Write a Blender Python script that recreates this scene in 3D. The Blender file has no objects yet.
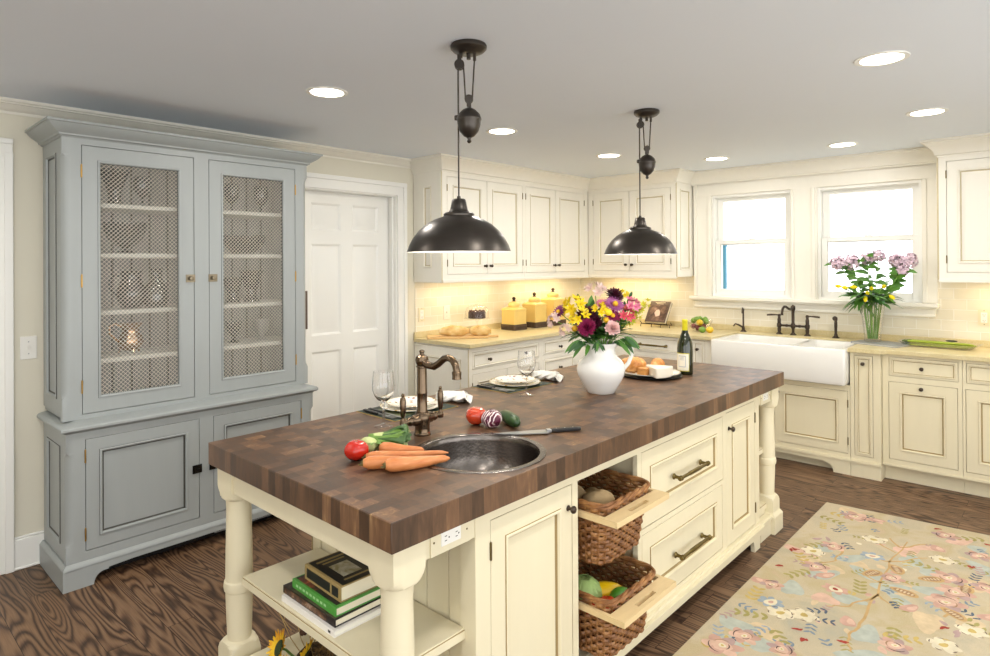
import bpy, bmesh, math, random
from mathutils import Vector, Matrix
random.seed(7)
PI = math.pi
SC = bpy.context.scene
C_CAM = (3.8934, -5.5737, 1.5143)
CANP, PENP, UCP, SKYP, EXPO = 9.0, 8.5, 2.6, 3.2, 0.03
COL = SC.collection
ORG = {}

# ------------------------------------------------------------------ helpers
class M:
    """collects shapes in a bmesh; build() links them as ONE mesh object"""
    def __init__(s, T=None):
        s.b = bmesh.new(); s.T = T; s.mi = 0
    def v(s, p):
        return s.b.verts.new(s.T(p) if s.T else p)
    def f(s, vs):
        try:
            fc = s.b.faces.new(vs); fc.material_index = s.mi; return fc
        except ValueError:
            return None
    def poly(s, pts): return s.f([s.v(p) for p in pts])
    def box(s, x0, x1, y0, y1, z0, z1):
        q = [s.v((x, y, z)) for x in (x0, x1) for y in (y0, y1) for z in (z0, z1)]
        for i in ((0,1,3,2),(4,6,7,5),(0,4,5,1),(2,3,7,6),(0,2,6,4),(1,5,7,3)): s.f([q[k] for k in i])
    def loft(s, rings, closed=True, caps=(True, True), wrap=False, mats=None):
        R = [[s.v(p) for p in r] for r in rings]
        n = len(R[0]); rr = range(len(R) if wrap else len(R)-1)
        for i in rr:
            if mats: s.mi = mats[i]
            a, b = R[i], R[(i+1) % len(R)]
            for j in range(n if closed else n-1):
                k = (j+1) % n
                s.f([a[j], a[k], b[k], b[j]])
        if mats: s.mi = mats[-1]
        if not wrap:
            if caps[0]: s.f(R[0][::-1])
            if caps[1]: s.f(R[-1])
    def lathe(s, prof, c=(0,0,0), n=24, mats=None, wob=None):
        """prof: (radius, z) from one end to the other; radius 0 closes"""
        rings = []
        for r, z in prof:
            if r < 1e-6: rings.append([s.v((c[0], c[1], c[2]+z))])
            else:
                rings.append([s.v((c[0]+r*(wob(t,z) if wob else 1)*math.cos(t), c[1]+r*(wob(t,z) if wob else 1)*math.sin(t), c[2]+z)) for t in [2*PI*k/n for k in range(n)]])
        for i in range(len(rings)-1):
            if mats: s.mi = mats[i]
            a, b = rings[i], rings[i+1]
            for j in range(n):
                k = (j+1) % n
                if len(a) == 1 and len(b) == 1: continue
                if len(a) == 1: s.f([a[0], b[k], b[j]])
                elif len(b) == 1: s.f([a[j], a[k], b[0]])
                else: s.f([a[j], a[k], b[k], b[j]])
    def tube(s, pts, r, n=8, caps=True, flat=1.0):
        P = [Vector(p) for p in pts]; m = len(P)
        rs = r if isinstance(r, (list, tuple)) else [r]*m
        t0 = (P[1]-P[0]).normalized()
        up = Vector((0,0,1)) if abs(t0.z) < .9 else Vector((1,0,0))
        nrm = t0.cross(up).normalized(); rings = []
        for i in range(m):
            t = (P[min(i+1,m-1)]-P[max(i-1,0)]).normalized()
            nrm = (nrm - t*nrm.dot(t)).normalized(); bn = t.cross(nrm)
            rings.append([tuple(P[i] + (nrm*math.cos(a) + bn*math.sin(a)*flat)*rs[i]) for a in [2*PI*k/n for k in range(n)]])
        s.loft(rings, True, (caps, caps))
    def prism(s, pts, z0, z1, ax=None):
        """2D polygon extruded; ax maps (a,b,h) to a point"""
        ax = ax or (lambda a,b,h: (a,b,h))
        lo = [s.v(ax(a,b,z0)) for a,b in pts]; hi = [s.v(ax(a,b,z1)) for a,b in pts]
        n = len(pts)
        for i in range(n): s.f([lo[i], lo[(i+1)%n], hi[(i+1)%n], hi[i]])
        s.f(lo[::-1]); s.f(hi)
    def rect(s, u0, u1, v0, v1, prof, cap=True, mats=None, wrap=False):
        """concentric rectangles: prof = (inset, n)"""
        rings = [[(u0+i, n, v0+i), (u1-i, n, v0+i), (u1-i, n, v1-i), (u0+i, n, v1-i)] for i, n in prof]
        s.loft(rings, True, (False, cap), wrap, mats)
    def mould(s, path, prof, side=1, closed=False):
        """sweep closed profile (out, z) along an XY path with mitred corners"""
        P = [Vector((p[0], p[1])) for p in path]; m = len(P); rings = []
        for i in range(m):
            a = (P[i]-P[i-1]).normalized() if (i > 0 or closed) else None
            b = (P[(i+1)%m]-P[i]).normalized() if (i < m-1 or closed) else None
            a = a or b; b = b or a
            na = Vector((a.y, -a.x))*side; nb = Vector((b.y, -b.x))*side
            mt = (na+nb); mt = mt/mt.dot(na) if mt.length > 1e-6 else na
            rings.append([(P[i].x+mt.x*o, P[i].y+mt.y*o, z) for o, z in prof])
        s.loft(rings, True, (True, True), closed)
    def sheet(s, fn, nu, nv):
        g = [[s.v(fn(i/nu, j/nv)) for j in range(nv+1)] for i in range(nu+1)]
        for i in range(nu):
            for j in range(nv): s.f([g[i][j], g[i+1][j], g[i+1][j+1], g[i][j+1]])
    def blob(s, c, r, nu=16, nv=10, fn=None, rot=None):
        c = Vector(c); rings = []
        def pt(th, ph):
            d = Vector((math.sin(ph)*math.cos(th), math.sin(ph)*math.sin(th), math.cos(ph)))
            k = fn(th, ph) if fn else 1
            p = Vector((d.x*r[0]*k, d.y*r[1]*k, d.z*r[2]*k))
            return c + (rot @ p if rot else p)
        top = s.v(pt(0, 0)); bot = s.v(pt(0, PI))
        R = [[s.v(pt(2*PI*j/nu, PI*i/nv)) for j in range(nu)] for i in range(1, nv)]
        for j in range(nu):
            k = (j+1) % nu
            s.f([top, R[0][j], R[0][k]]); s.f([bot, R[-1][k], R[-1][j]])
            for i in range(nv-2): s.f([R[i][j], R[i+1][j], R[i+1][k], R[i][k]])
    def leaf(s, base, d, L, W, droop=.3, n=4, up=(0,0,1), fold=.25):
        base = Vector(base); d = Vector(d).normalized(); up = Vector(up)
        sd = d.cross(up)
        sd = sd.normalized() if sd.length > 1e-4 else Vector((1,0,0))
        upn = sd.cross(d).normalized(); rows = []
        for i in range(n+1):
            t = i/n; w = W*math.sin(PI*min(1, t*.93+.07))**.8*.5 if i < n else W*.03
            c = base + d*(L*t) - Vector((0,0,1))*droop*L*t*t
            rows.append([s.v(c-sd*w+upn*w*fold), s.v(c), s.v(c+sd*w+upn*w*fold)])
        for i in range(n):
            for j in range(2): s.f([rows[i][j], rows[i][j+1], rows[i+1][j+1], rows[i+1][j]])
    def build(s, name, mats, parent=None, w=True, bev=0, seg=2, sub=0, solid=0, ang=35, flat=False):
        b = s.b
        bmesh.ops.remove_doubles(b, verts=b.verts, dist=1e-6)
        bmesh.ops.recalc_face_normals(b, faces=b.faces)
        me = bpy.data.meshes.new(name)
        if parent is None:
            xs = [v.co for v in b.verts]
            if w:
                o0 = Vector(((min(p.x for p in xs)+max(p.x for p in xs))/2, (min(p.y for p in xs)+max(p.y for p in xs))/2, min(p.z for p in xs)))
            else: o0 = Vector((0,0,0))
        else: o0 = ORG[parent.name] if w else Vector((0,0,0))
        for v in b.verts: v.co -= o0
        b.to_mesh(me); b.free()
        o = bpy.data.objects.new(name, me); COL.objects.link(o)
        if parent is None: o.location = o0
        else: o.parent = parent
        ORG[o.name] = o0.copy()
        for m in (mats if isinstance(mats, (list, tuple)) else [mats]): me.materials.append(m)
        if not flat:
            for p in me.polygons: p.use_smooth = True
            me.set_sharp_from_angle(angle=math.radians(ang))
        if solid:
            d = o.modifiers.new('Solidify', 'SOLIDIFY'); d.thickness = solid; d.offset = 0
        if bev:
            d = o.modifiers.new('Bevel', 'BEVEL'); d.width = bev; d.segments = seg; d.limit_method = 'ANGLE'; d.angle_limit = math.radians(40); d.harden_normals = False
        if sub:
            d = o.modifiers.new('Subdivision', 'SUBSURF'); d.levels = sub; d.render_levels = sub
        return o

def tag(o, label, cat, group=None, kind=None):
    o['label'] = label; o['category'] = cat
    if group: o['group'] = group
    if kind: o['kind'] = kind
    return o
def struct(o): o['kind'] = 'structure'; return o
def thing(name, label, cat, loc=(0,0,0), rz=0, group=None, kind=None):
    o = bpy.data.objects.new(name, None); COL.objects.link(o)
    o.empty_display_size = .05
    o.location = loc; o.rotation_euler = (0,0,rz); ORG[o.name] = Vector(loc)
    return tag(o, label, cat, group, kind)
def dup(root, loc=None, rz=None, label=None):
    r = root.copy(); COL.objects.link(r)
    if loc is not None: r.location = loc
    if rz is not None: r.rotation_euler = (0,0,rz)
    if label: r['label'] = label
    ORG[r.name] = Vector(r.location)
    for ch in list(root.children):
        c = ch.copy(); COL.objects.link(c); c.parent = r
        for g in list(ch.children):
            d = g.copy(); COL.objects.link(d); d.parent = c
    return r
def FA(x0): return lambda p: (x0+p[1], p[0], p[2])     # (u,n,v) on a face looking +X
def FB(y0): return lambda p: (p[0], y0-p[1], p[2])     # (u,n,v) on a face looking -Y
def onto(T, u, v, n=0): return lambda p: T((u+p[0], n+p[2], v+p[1]))   # lathe axis along n
def along(T, u, v, n): return lambda p: T((u+p[2], n+p[0], v+p[1]))    # lathe axis along u

# ------------------------------------------------------------------ materials
def lin(h):
    h = h.lstrip('#'); c = [int(h[i:i+2], 16)/255 for i in (0,2,4)]
    return tuple(x/12.92 if x <= .04045 else ((x+.055)/1.055)**2.4 for x in c) + (1,)
class NT:
    def __init__(s, name):
        s.m = bpy.data.materials.new(name); s.m.use_nodes = True
        s.t = s.m.node_tree; s.b = s.t.nodes['Principled BSDF']; s.out = s.t.nodes['Material Output']
    def n(s, ty, **k):
        nd = s.t.nodes.new(ty)
        for a, val in k.items():
            if hasattr(nd, a): setattr(nd, a, val)
        return nd
    def l(s, a, b): s.t.links.new(a, b)
    def co(s, scale=(1,1,1), loc=(0,0,0)):
        tc = s.n('ShaderNodeTexCoord'); mp = s.n('ShaderNodeMapping')
        mp.inputs['Scale'].default_value = scale; mp.inputs['Location'].default_value = loc
        s.l(tc.outputs['Object'], mp.inputs['Vector']); return mp.outputs['Vector']
    def noise(s, vec, sc, det=3, rough=.55, dist=0):
        nd = s.n('ShaderNodeTexNoise'); nd.inputs['Scale'].default_value = sc; nd.inputs['Detail'].default_value = det
        nd.inputs['Roughness'].default_value = rough; nd.inputs['Distortion'].default_value = dist
        s.l(vec, nd.inputs['Vector']); return nd.outputs['Fac']
    def ramp(s, fac, stops):
        r = s.n('ShaderNodeValToRGB'); e = r.color_ramp.elements
        while len(e) > 1: e.remove(e[-1])
        e[0].position, e[0].color = stops[0]
        for p, c in stops[1:]:
            x = e.new(p); x.color = c
        s.l(fac, r.inputs['Fac']); return r.outputs['Color']
    def math(s, op, a, b=None):
        nd = s.n('ShaderNodeMath'); nd.operation = op
        for i, x in enumerate((a, b)):
            if x is None: continue
            if isinstance(x, (int, float)): nd.inputs[i].default_value = x
            else: s.l(x, nd.inputs[i])
        return nd.outputs[0]
    def mix(s, fac, a, b, mode='MIX'):
        nd = s.n('ShaderNodeMix'); nd.data_type = 'RGBA'; nd.blend_type = mode
        for i, x in ((0, fac), (6, a), (7, b)):
            if isinstance(x, (int, float, tuple)): nd.inputs[i].default_value = x
            else: s.l(x, nd.inputs[i])
        return nd.outputs[2]
    def bump(s, h, st=.2, d=.01):
        nd = s.n('ShaderNodeBump'); nd.inputs['Strength'].default_value = st; nd.inputs['Distance'].default_value = d
        s.l(h, nd.inputs['Height']); s.l(nd.outputs[0], s.b.inputs['Normal'])
    def set(s, **k):
        for a, val in k.items():
            i = s.b.inputs[a.replace('_', ' ')]
            if isinstance(val, (int, float, tuple)): i.default_value = val
            else: s.l(val, i)
        return s
def shade(c, k): return tuple(min(1, x*k) for x in c[:3]) + (1,)
def mat(name, h, rough=.5, metal=0, var=.06, sc=12, scale=(1,1,1), bump=0, spec=.5, **kw):
    t = NT(name); c = lin(h); v = t.co(scale)
    nf = t.noise(v, sc, 4)
    t.set(Base_Color=t.mix(nf, shade(c, 1-var), shade(c, 1+var)), Roughness=rough, Metallic=metal, Specular_IOR_Level=spec, **kw)
    if bump: t.bump(t.noise(v, sc*3, 3), bump, .005)
    return t.m
def glass(name, h='#ffffff', rough=0.0, ior=1.45):
    t = NT(name); t.set(Base_Color=lin(h), Roughness=rough, IOR=ior, Transmission_Weight=1.0); 
    nf = t.noise(t.co(), 30, 2); t.set(Roughness=t.math('MULTIPLY', nf, rough+.01)); return t.m
def thin_glass(name, base=.035, top=.55, tint='#ffffff'):
    t = NT(name); tr = t.n('ShaderNodeBsdfTransparent'); gl = t.n('ShaderNodeBsdfGlossy'); lw = t.n('ShaderNodeLayerWeight'); mx = t.n('ShaderNodeMixShader')
    gl.inputs['Roughness'].default_value = .03; tr.inputs['Color'].default_value = lin(tint); lw.inputs['Blend'].default_value = .5
    f = t.math('ADD', t.math('MULTIPLY', t.math('POWER', lw.outputs['Facing'], 3.0), top), base)
    t.l(f, mx.inputs[0]); t.l(tr.outputs[0], mx.inputs[1]); t.l(gl.outputs[0], mx.inputs[2]); t.l(mx.outputs[0], t.out.inputs['Surface']); return t.m
def emit(name, h, st):
    t = NT(name); t.set(Base_Color=lin(h), Emission_Color=lin(h), Emission_Strength=st); return t.m

CREAM = mat('cream_paint', '#e2d8b9', .42, var=.03, sc=5, scale=(6,6,.6))
IVORY = mat('ivory_paint', '#ece8dc', .42, var=.025, sc=5, scale=(6,6,.6))
GLAZE = mat('brown_glaze', '#a08a5c', .55, var=.15, sc=20)
GLAZEL = mat('pale_glaze', '#c4b795', .55, var=.12, sc=20)
GREYP = mat('grey_blue_paint', '#9ea3a2', .42, var=.05, sc=5, scale=(5,5,.6))
GREYG = mat('grey_glaze', '#4b4a44', .55, var=.15, sc=20)
WHITEP = mat('white_trim_paint', '#f0efe9', .4, var=.015, sc=4)
WALLP = mat('wall_paint', '#dfdac8', .7, var=.02, sc=3)
CEILP = mat('ceiling_paint', '#e2e8f0', .85, var=.012, sc=2)
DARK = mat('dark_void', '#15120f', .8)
BRONZE = mat('oil_rubbed_bronze', '#4a4038', .36, .9, var=.2, sc=25)
BLACKM = mat('blackened_metal', '#4c4742', .34, .85, var=.18, sc=8, scale=(1,1,5))
PEWTER = mat('aged_brass', '#75663f', .36, 1, var=.2, sc=60)
NICKEL = mat('antique_nickel', '#6f5e4c', .27, 1, var=.15, sc=40)
BRASS = mat('brass_hinge', '#c09a55', .3, 1, var=.1, sc=60)
STEEL = mat('steel', '#b4b5b4', .34, 1, var=.05, sc=60)
SILVER = mat('tarnished_silver', '#c9a888', .2, 1, var=.12, sc=30)
WIRE = mat('flash_bright_wire', '#f0eadc', .35, .0, var=.1, sc=80)  # sparkle of the metal wire put into a pale, non-metallic colour
PORC = mat('white_porcelain', '#eae8e2', .14, var=.01, sc=6)
PLASTIC = mat('white_plastic', '#eeece4', .35, var=.01)
BLACKP = mat('black_plastic', '#1a1a1a', .35, var=.1)
CRYSTAL = glass('cut_crystal')
GLASS = thin_glass('clear_glass', .025, .3, '#fbfcfb')
PANE = thin_glass('window_glass')
THING = thin_glass('thin_clear_glass', .045, .7)
MAPLE = mat('maple_wood', '#dfc594', .45, var=.1, sc=4, scale=(14,2,8))
BULB = emit('lamp_diffuser', '#fff4e2', 14)
SHADEIN = mat('white_enamel', '#f4f2ec', .4, var=.01)

def butcher_block():
    t = NT('walnut_butcher_block'); v = t.co()
    br = t.n('ShaderNodeTexBrick'); br.offset = .43; br.offset_frequency = 2; br.squash = .7; br.squash_frequency = 3
    rot = t.n('ShaderNodeMapping'); rot.inputs['Rotation'].default_value = (0,0,PI/2); t.l(v, rot.inputs['Vector'])
    t.l(rot.outputs[0], br.inputs['Vector'])
    for k, x in (('Color1', (0,0,0,1)), ('Color2', (1,1,1,1)), ('Mortar', (.35,.35,.35,1))): br.inputs[k].default_value = x
    for k, x in (('Scale', 1), ('Mortar Size', .0006), ('Mortar Smooth', .4), ('Bias', 0), ('Brick Width', .068), ('Row Height', .043)): br.inputs[k].default_value = x
    n1 = t.noise(t.co((1,1,.25)), 26, 4, .6, 1.2)
    n2 = t.noise(t.co((1,1,.15)), 90, 2, .6, .6)
    fac = t.math('ADD', t.math('MULTIPLY', br.outputs['Color'], .33), t.math('ADD', t.math('MULTIPLY', n1, .46), t.math('MULTIPLY', n2, .20)))
    col = t.ramp(fac, [(.22, lin('#35261b')), (.38, lin('#4c3727')), (.52, lin('#604632')), (.64, lin('#72533b')), (.72, lin('#8a6a4a')), (.79, lin('#c0a074'))])
    t.set(Base_Color=col, Roughness=t.ramp(n1, [(0, (.3,)*3+(1,)), (1, (.5,)*3+(1,))]), Specular_IOR_Level=.45)
    t.bump(br.outputs['Color'], .04, .002); return t.m
BLOCK = butcher_block()

def oak_floor():
    t = NT('stained_oak_planks'); v = t.co()
    br = t.n('ShaderNodeTexBrick'); br.offset = .37; br.offset_frequency = 2
    t.l(v, br.inputs['Vector'])
    for k, x in (('Color1', (0,0,0,1)), ('Color2', (1,1,1,1)), ('Mortar', (.5,.5,.5,1))): br.inputs[k].default_value = x
    for k, x in (('Scale', 1), ('Mortar Size', .0012), ('Mortar Smooth', .2), ('Bias', 0), ('Brick Width', 1.15), ('Row Height', .112)): br.inputs[k].default_value = x
    off = t.n('ShaderNodeVectorMath'); off.operation = 'MULTIPLY_ADD'
    t.l(br.outputs['Color'], off.inputs[0]); off.inputs[1].default_value = (9.1, 5.3, 3.7)
    sc = t.n('ShaderNodeMapping'); sc.inputs['Scale'].default_value = (.75, 6.0, 1); t.l(v, sc.inputs['Vector'])
    t.l(sc.outputs[0], off.inputs[2])
    nz = t.noise(off.outputs[0], 1.25, 1.5, .4, .2)
    wv = t.math('POWER', t.math('ADD', t.math('MULTIPLY', t.math('SINE', t.math('MULTIPLY', nz, 150)), .5), .5), .55)
    fine = t.n('ShaderNodeMapping'); fine.inputs['Scale'].default_value = (8, 220, 1); t.l(v, fine.inputs['Vector'])
    fz = t.noise(fine.outputs[0], 1, 3, .6)
    g = t.math('ADD', t.math('MULTIPLY', wv, .52), t.math('MULTIPLY', fz, .48))
    col = t.ramp(g, [(.16, lin('#36261c')), (.34, lin('#4c3829')), (.50, lin('#664c38')), (.66, lin('#7a5e46')), (.85, lin('#8e7054'))])
    col = t.mix(1.0, col, t.ramp(br.outputs['Color'], [(0, (.78,.77,.76,1)), (1, (1.0,1.0,1.0,1))]), 'MULTIPLY')
    col = t.mix(br.outputs['Fac'], col, lin('#20150e'))
    t.set(Base_Color=col, Roughness=.46, Specular_IOR_Level=.35)
    t.bump(g, .12, .002); return t.m
FLOORM = oak_floor()

def tile(name, swap):
    t = NT(name); tc = t.n('ShaderNodeTexCoord'); sp = t.n('ShaderNodeSeparateXYZ'); cb = t.n('ShaderNodeCombineXYZ')
    t.l(tc.outputs['Object'], sp.inputs[0]); t.l(sp.outputs['Y' if swap else 'X'], cb.inputs[0]); t.l(sp.outputs['Z'], cb.inputs[1])
    br = t.n('ShaderNodeTexBrick'); t.l(cb.outputs[0], br.inputs['Vector'])
    for k, x in (('Color1', lin('#e4dcc6')), ('Color2', lin('#ece5d2')), ('Mortar', lin('#f3efe4'))): br.inputs[k].default_value = x
    for k, x in (('Scale', 1), ('Mortar Size', .0022), ('Mortar Smooth', .3), ('Bias', 0), ('Brick Width', .152), ('Row Height', .076)): br.inputs[k].default_value = x
    t.set(Base_Color=br.outputs['Color'], Roughness=.18)
    t.bump(t.math('SUBTRACT', t.math('MULTIPLY', t.noise(cb.outputs[0], 9, 2), .5), br.outputs['Fac']), .35, .003); return t.m
TILEA, TILEB = tile('subway_tile_left', True), tile('subway_tile_back', False)

def stone():
    t = NT('honey_limestone'); v = t.co()
    n1 = t.noise(v, 9, 5, .6, .6); n2 = t.noise(v, 120, 2)
    t.set(Base_Color=t.mix(.25, t.ramp(n1, [(.25, lin('#c3b281')), (.5, lin('#d0c193')), (.75, lin('#dacda4'))]), t.ramp(n2, [(.3, lin('#b7a26a')), (.7, lin('#e5d9b4'))])), Roughness=.32); return t.m
STONE = stone()
def rug_base():
    t = NT('rug_wool'); v = t.co()
    n1 = t.noise(v, 3.2, 4, .6, .8); n2 = t.noise(t.co((60,160,1)), 3, 2)
    c = t.ramp(n1, [(.25, lin('#989a93')), (.38, lin('#aea48d')), (.5, lin('#bdae93')), (.62, lin('#b3a27c')), (.74, lin('#c1a48d'))])
    t.set(Base_Color=t.mix(.25, c, t.ramp(n2, [(.3, lin('#b3a684')), (.7, lin('#e2d8be'))])), Roughness=.95, Specular_IOR_Level=.1)
    t.bump(n2, .4, .003); return t.m
def hammered():
    t = NT('hammered_copper'); v = t.co(); vo = t.n('ShaderNodeTexVoronoi'); vo.inputs['Scale'].default_value = 95; t.l(v, vo.inputs['Vector'])
    n1 = t.noise(v, 8, 4)
    t.set(Base_Color=t.ramp(n1, [(.3, lin('#57504a')), (.7, lin('#87807a'))]), Metallic=1.0, Roughness=.27); t.bump(vo.outputs['Distance'], .15, .002); return t.m
HAMMER = hammered()
# ------------------------------------------------------------------ room shell
CZ = 2.337; RX = 5.6; RY = -8.0
m = M(); m.box(-.25, RX, RY, .2, -.06, 0); struct(m.build('floor', FLOORM))
m = M(); m.box(-.25, RX, RY, .2, CZ, CZ+.08); struct(m.build('ceiling', CEILP))
def wall(name, boxes, mt=WALLP):
    m = M()
    for b in boxes: m.box(*b)
    return struct(m.build(name, mt))
wall('wall_left', [(-.2,0,RY,-6.0,0,CZ), (-.2,0,-6.0,-5.03,2.06,CZ), (-.2,0,-5.03,-3.285,0,CZ), (-.2,0,-3.285,-2.479,2.045,CZ), (-.2,0,-2.479,.2,0,CZ)])
W1 = (1.467, 2.155); W2 = (2.355, 3.072); WZ0, WZ1 = 1.20, 2.115
wall('wall_back', [(0,W1[0],0,.18,0,CZ), (W1[0],W2[1],0,.18,0,WZ0), (W1[0],W2[1],0,.18,WZ1,CZ), (W1[1],W2[0],0,.18,WZ0,WZ1), (W2[1],RX,0,.18,0,CZ)])
# unseen walls behind the camera: wide openings added and sized for fill daylight
wall('wall_right', [(RX-.15,RX,RY,-7.4,0,CZ), (RX-.15,RX,-7.4,-1.4,2.2,CZ), (RX-.15,RX,-7.4,-1.4,0,.15), (RX-.15,RX,-1.4,0,0,CZ), (RX-.15,RX,-4.45,-4.35,.15,2.2)])
wall('wall_front', [(0,2.9,RY,RY+.15,0,CZ), (2.9,RX-.15,RY,RY+.15,2.2,CZ), (4.9,RX-.15,RY,RY+.15,0,2.2), (2.9,4.9,RY,RY+.15,0,.15)])
m = M(); m.box(0,.018,-4.90,-4.76,0,.15); m.box(0,.024,-4.90,-4.76,0,.012); m.box(0,.012,-4.90,-4.76,.15,.162); struct(m.build('baseboard_left', WHITEP, bev=.004))
m = M(); m.box(0,.018,RY+.15,-6.13,0,.15); struct(m.build('baseboard_front', WHITEP, bev=.004))
# casings
m = M(FA(0)); 
m.box(-5.03,-4.905,0,.02,0,2.06); m.box(-4.935,-4.899,.02,.028,0,2.075)
m.box(-6.12,-4.899,0,.02,2.06,2.143); m.box(-6.12,-4.899,.02,.03,2.118,2.145); m.box(-6.12,-6.0,0,.02,0,2.06)
m.box(-5.033,-5.028,-.19,0,0,2.06)
struct(m.build('trim_1', WHITEP, bev=.003))
m = M(); m.box(-.17,-.13,-6.0,-5.03,0,2.06); d = struct(m.build('door_2', WHITEP))
m = M(FA(0))
m.box(-2.479,-2.405,0,.018,0,2.055); m.box(-2.425,-2.395,.018,.03,0,2.14); m.box(-3.40,-2.395,0,.018,2.045,2.14); m.box(-3.40,-2.395,.018,.032,2.112,2.145); m.box(-3.40,-3.285,0,.018,0,2.05)
m.box(-2.487,-2.476,-.19,.0,0,2.045); m.box(-3.29,-2.476,-.19,0,2.036,2.05); m.box(-2.50,-2.487,-.05,-.03,0,2.036)
struct(m.build('trim_2', WHITEP, bev=.003))
# six panel pocket door
m = M(FA(-.135)); m.box(-3.30,-2.489,0,.026,.008,2.035)
st = [(-3.300,-3.175),(-2.925,-2.825),(-2.585,-2.489)]
rl = [(.008,.24),(.885,1.0),(1.66,1.755),(1.955,2.035)]
for a, b in st: m.box(a,b,.024,.04,.008,2.035)
for a, b in rl:
    for u0, u1 in ((-3.175,-2.925),(-2.825,-2.585)): m.box(u0,u1,.024,.04,a,b)
for i in range(3):
    for u0, u1 in ((-3.175,-2.925),(-2.825,-2.585)):
        m.rect(u0, u1, rl[i][1], rl[i+1][0], [(0,.04),(.004,.038),(.016,.027),(.024,.027),(.05,.036)])
D1 = struct(m.build('door_1', WHITEP))
m = M(FA(-.095)); m.box(-3.24,-3.205,0,.004,1.055,1.325); m.box(-3.235,-3.21,.004,.006,1.07,1.31); m.build('door_pull', mat('brown_bronze_plate','#6b5c52',.4,.6), D1)

# crown mouldings
def crown(h, d): return [(0,CZ),(0,CZ-h),(.006,CZ-h),(.008,CZ-h+.012),(.018,CZ-h+.016),(.025,CZ-h*.68),(d*.6,CZ-h*.36),(d*.85,CZ-.024),(d*.86,CZ-.018),(d,CZ-.014),(d,CZ)]
m = M(); m.mould([(0,RY+.15),(0,-2.30)], crown(.066,.072), 1); struct(m.build('trim_3', IVORY))
m = M(); m.mould([(0,-2.301),(.333,-2.301),(.333,-.333),(1.275,-.333),(1.275,-.045),(3.215,-.045),(3.215,-.333),(RX-.15,-.333)], crown(.118,.092), 1)
struct(m.build('trim_4', IVORY))

# window surround
m = M(FB(0)); CO = 1.30, 3.165
m.box(CO[0],W1[0],0,.022,1.20,2.25); m.box(CO[0],CO[0]+.03,.022,.034,1.20,2.25); m.box(W1[0]-.035,W1[0],.022,.03,1.20,WZ1)
m.box(W1[1],W2[0],0,.022,1.20,2.25); m.box(W1[1],W1[1]+.025,.022,.03,1.20,WZ1); m.box(W2[0]-.04,W2[0]-.012,.022,.034,1.20,WZ1)
m.box(W2[1],CO[1],0,.022,1.20,2.25); m.box(W2[1],W2[1]+.03,.022,.03,1.20,WZ1)
m.box(CO[0],CO[1],0,.0225,WZ1,CZ-.1); m.box(CO[0]+.01,CO[1],.022,.045,2.235,CZ-.09)
m.box(1.275,3.175,0,.085,1.172,1.20); m.box(1.285,3.165,0,.06,1.158,1.172); m.box(1.30,3.15,0,.024,1.10,1.158); m.box(1.30,3.15,.024,.034,1.098,1.115)
struct(m.build('trim_5', IVORY, bev=.003))
def window(name, x0, x1):
    m = M(FB(.0))
    m.rect(x0, x1, WZ0, WZ1, [(0,.0),(0,-.18),(.02,-.18),(.02,-.03),(.022,0)], False, wrap=True)
    m.box(x0+.02,x1-.02,-.16,-.02,WZ1-.028,WZ1-.02)
    fr = struct(m.build(name, WHITEP))
    for nm, a, b, n, bot, top in (('upper_sash', 1.668, 2.093, -.1, .04, .035), ('lower_sash', 1.212, 1.705, -.055, .055, .035)):
        m = M(FB(0)); e = .05 if nm == 'upper_sash' else .045
        X0, X1 = x0+.022, x1-.022
        m.box(X0, X0+e, n, n+.034, a, b); m.box(X1-e, X1, n, n+.034, a, b); m.box(X0+e, X1-e, n, n+.034, a, a+bot); m.box(X0+e, X1-e, n, n+.034, b-top, b)
        s = m.build(nm, WHITEP, fr, bev=.004)
        m = M(FB(0)); m.box(X0+e-.004, X1-e+.004, n+.012, n+.016, a+bot-.004, b-top+.004); m.build('pane', PANE, s)
        if nm == 'lower_sash':
            m = M(FB(0)); xm = (x0+x1)/2; m.box(xm-.025, xm+.025, n+.002, n+.03, b, b+.006); m.box(xm-.03,xm+.02,n+.008,n+.02,b+.006,b+.016); m.build('sash_lock', WHITEP, s)
    return fr
window('window_1', *W1); window('window_2', *W2)
# tiles
m = M(); m.box(0,.007,-2.30,0,.93,1.40); struct(m.build('trim_6', TILEA))
m = M()
for b in ((0,1.30,.93,1.40),(1.30,3.165,.93,1.12),(3.165,RX-.15,.93,1.40)): m.box(b[0],b[1],-.007,0,b[2],b[3])
struct(m.build('trim_7', TILEB))
# ground and a pale house far outside the windows
m = M(); m.box(-30,40,.6,60,-1.6,-1.5); tag(m.build('garden_ground', mat('sunlit_gravel','#c9c5b4',.9)), 'bright overexposed ground seen outside the sink windows', 'ground', kind='structure')
m = M(); m.box(1.37,1.41,.42,.46,-.2,1.66); m.box(1.36,1.42,.41,.47,-.2,.0); m.box(1.365,1.415,.415,.465,1.66,1.675)
tag(m.build('porch_post', mat('sky_blue_paint','#3f7f9c',.6)), 'blue painted post standing just outside the left window', 'post')

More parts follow.
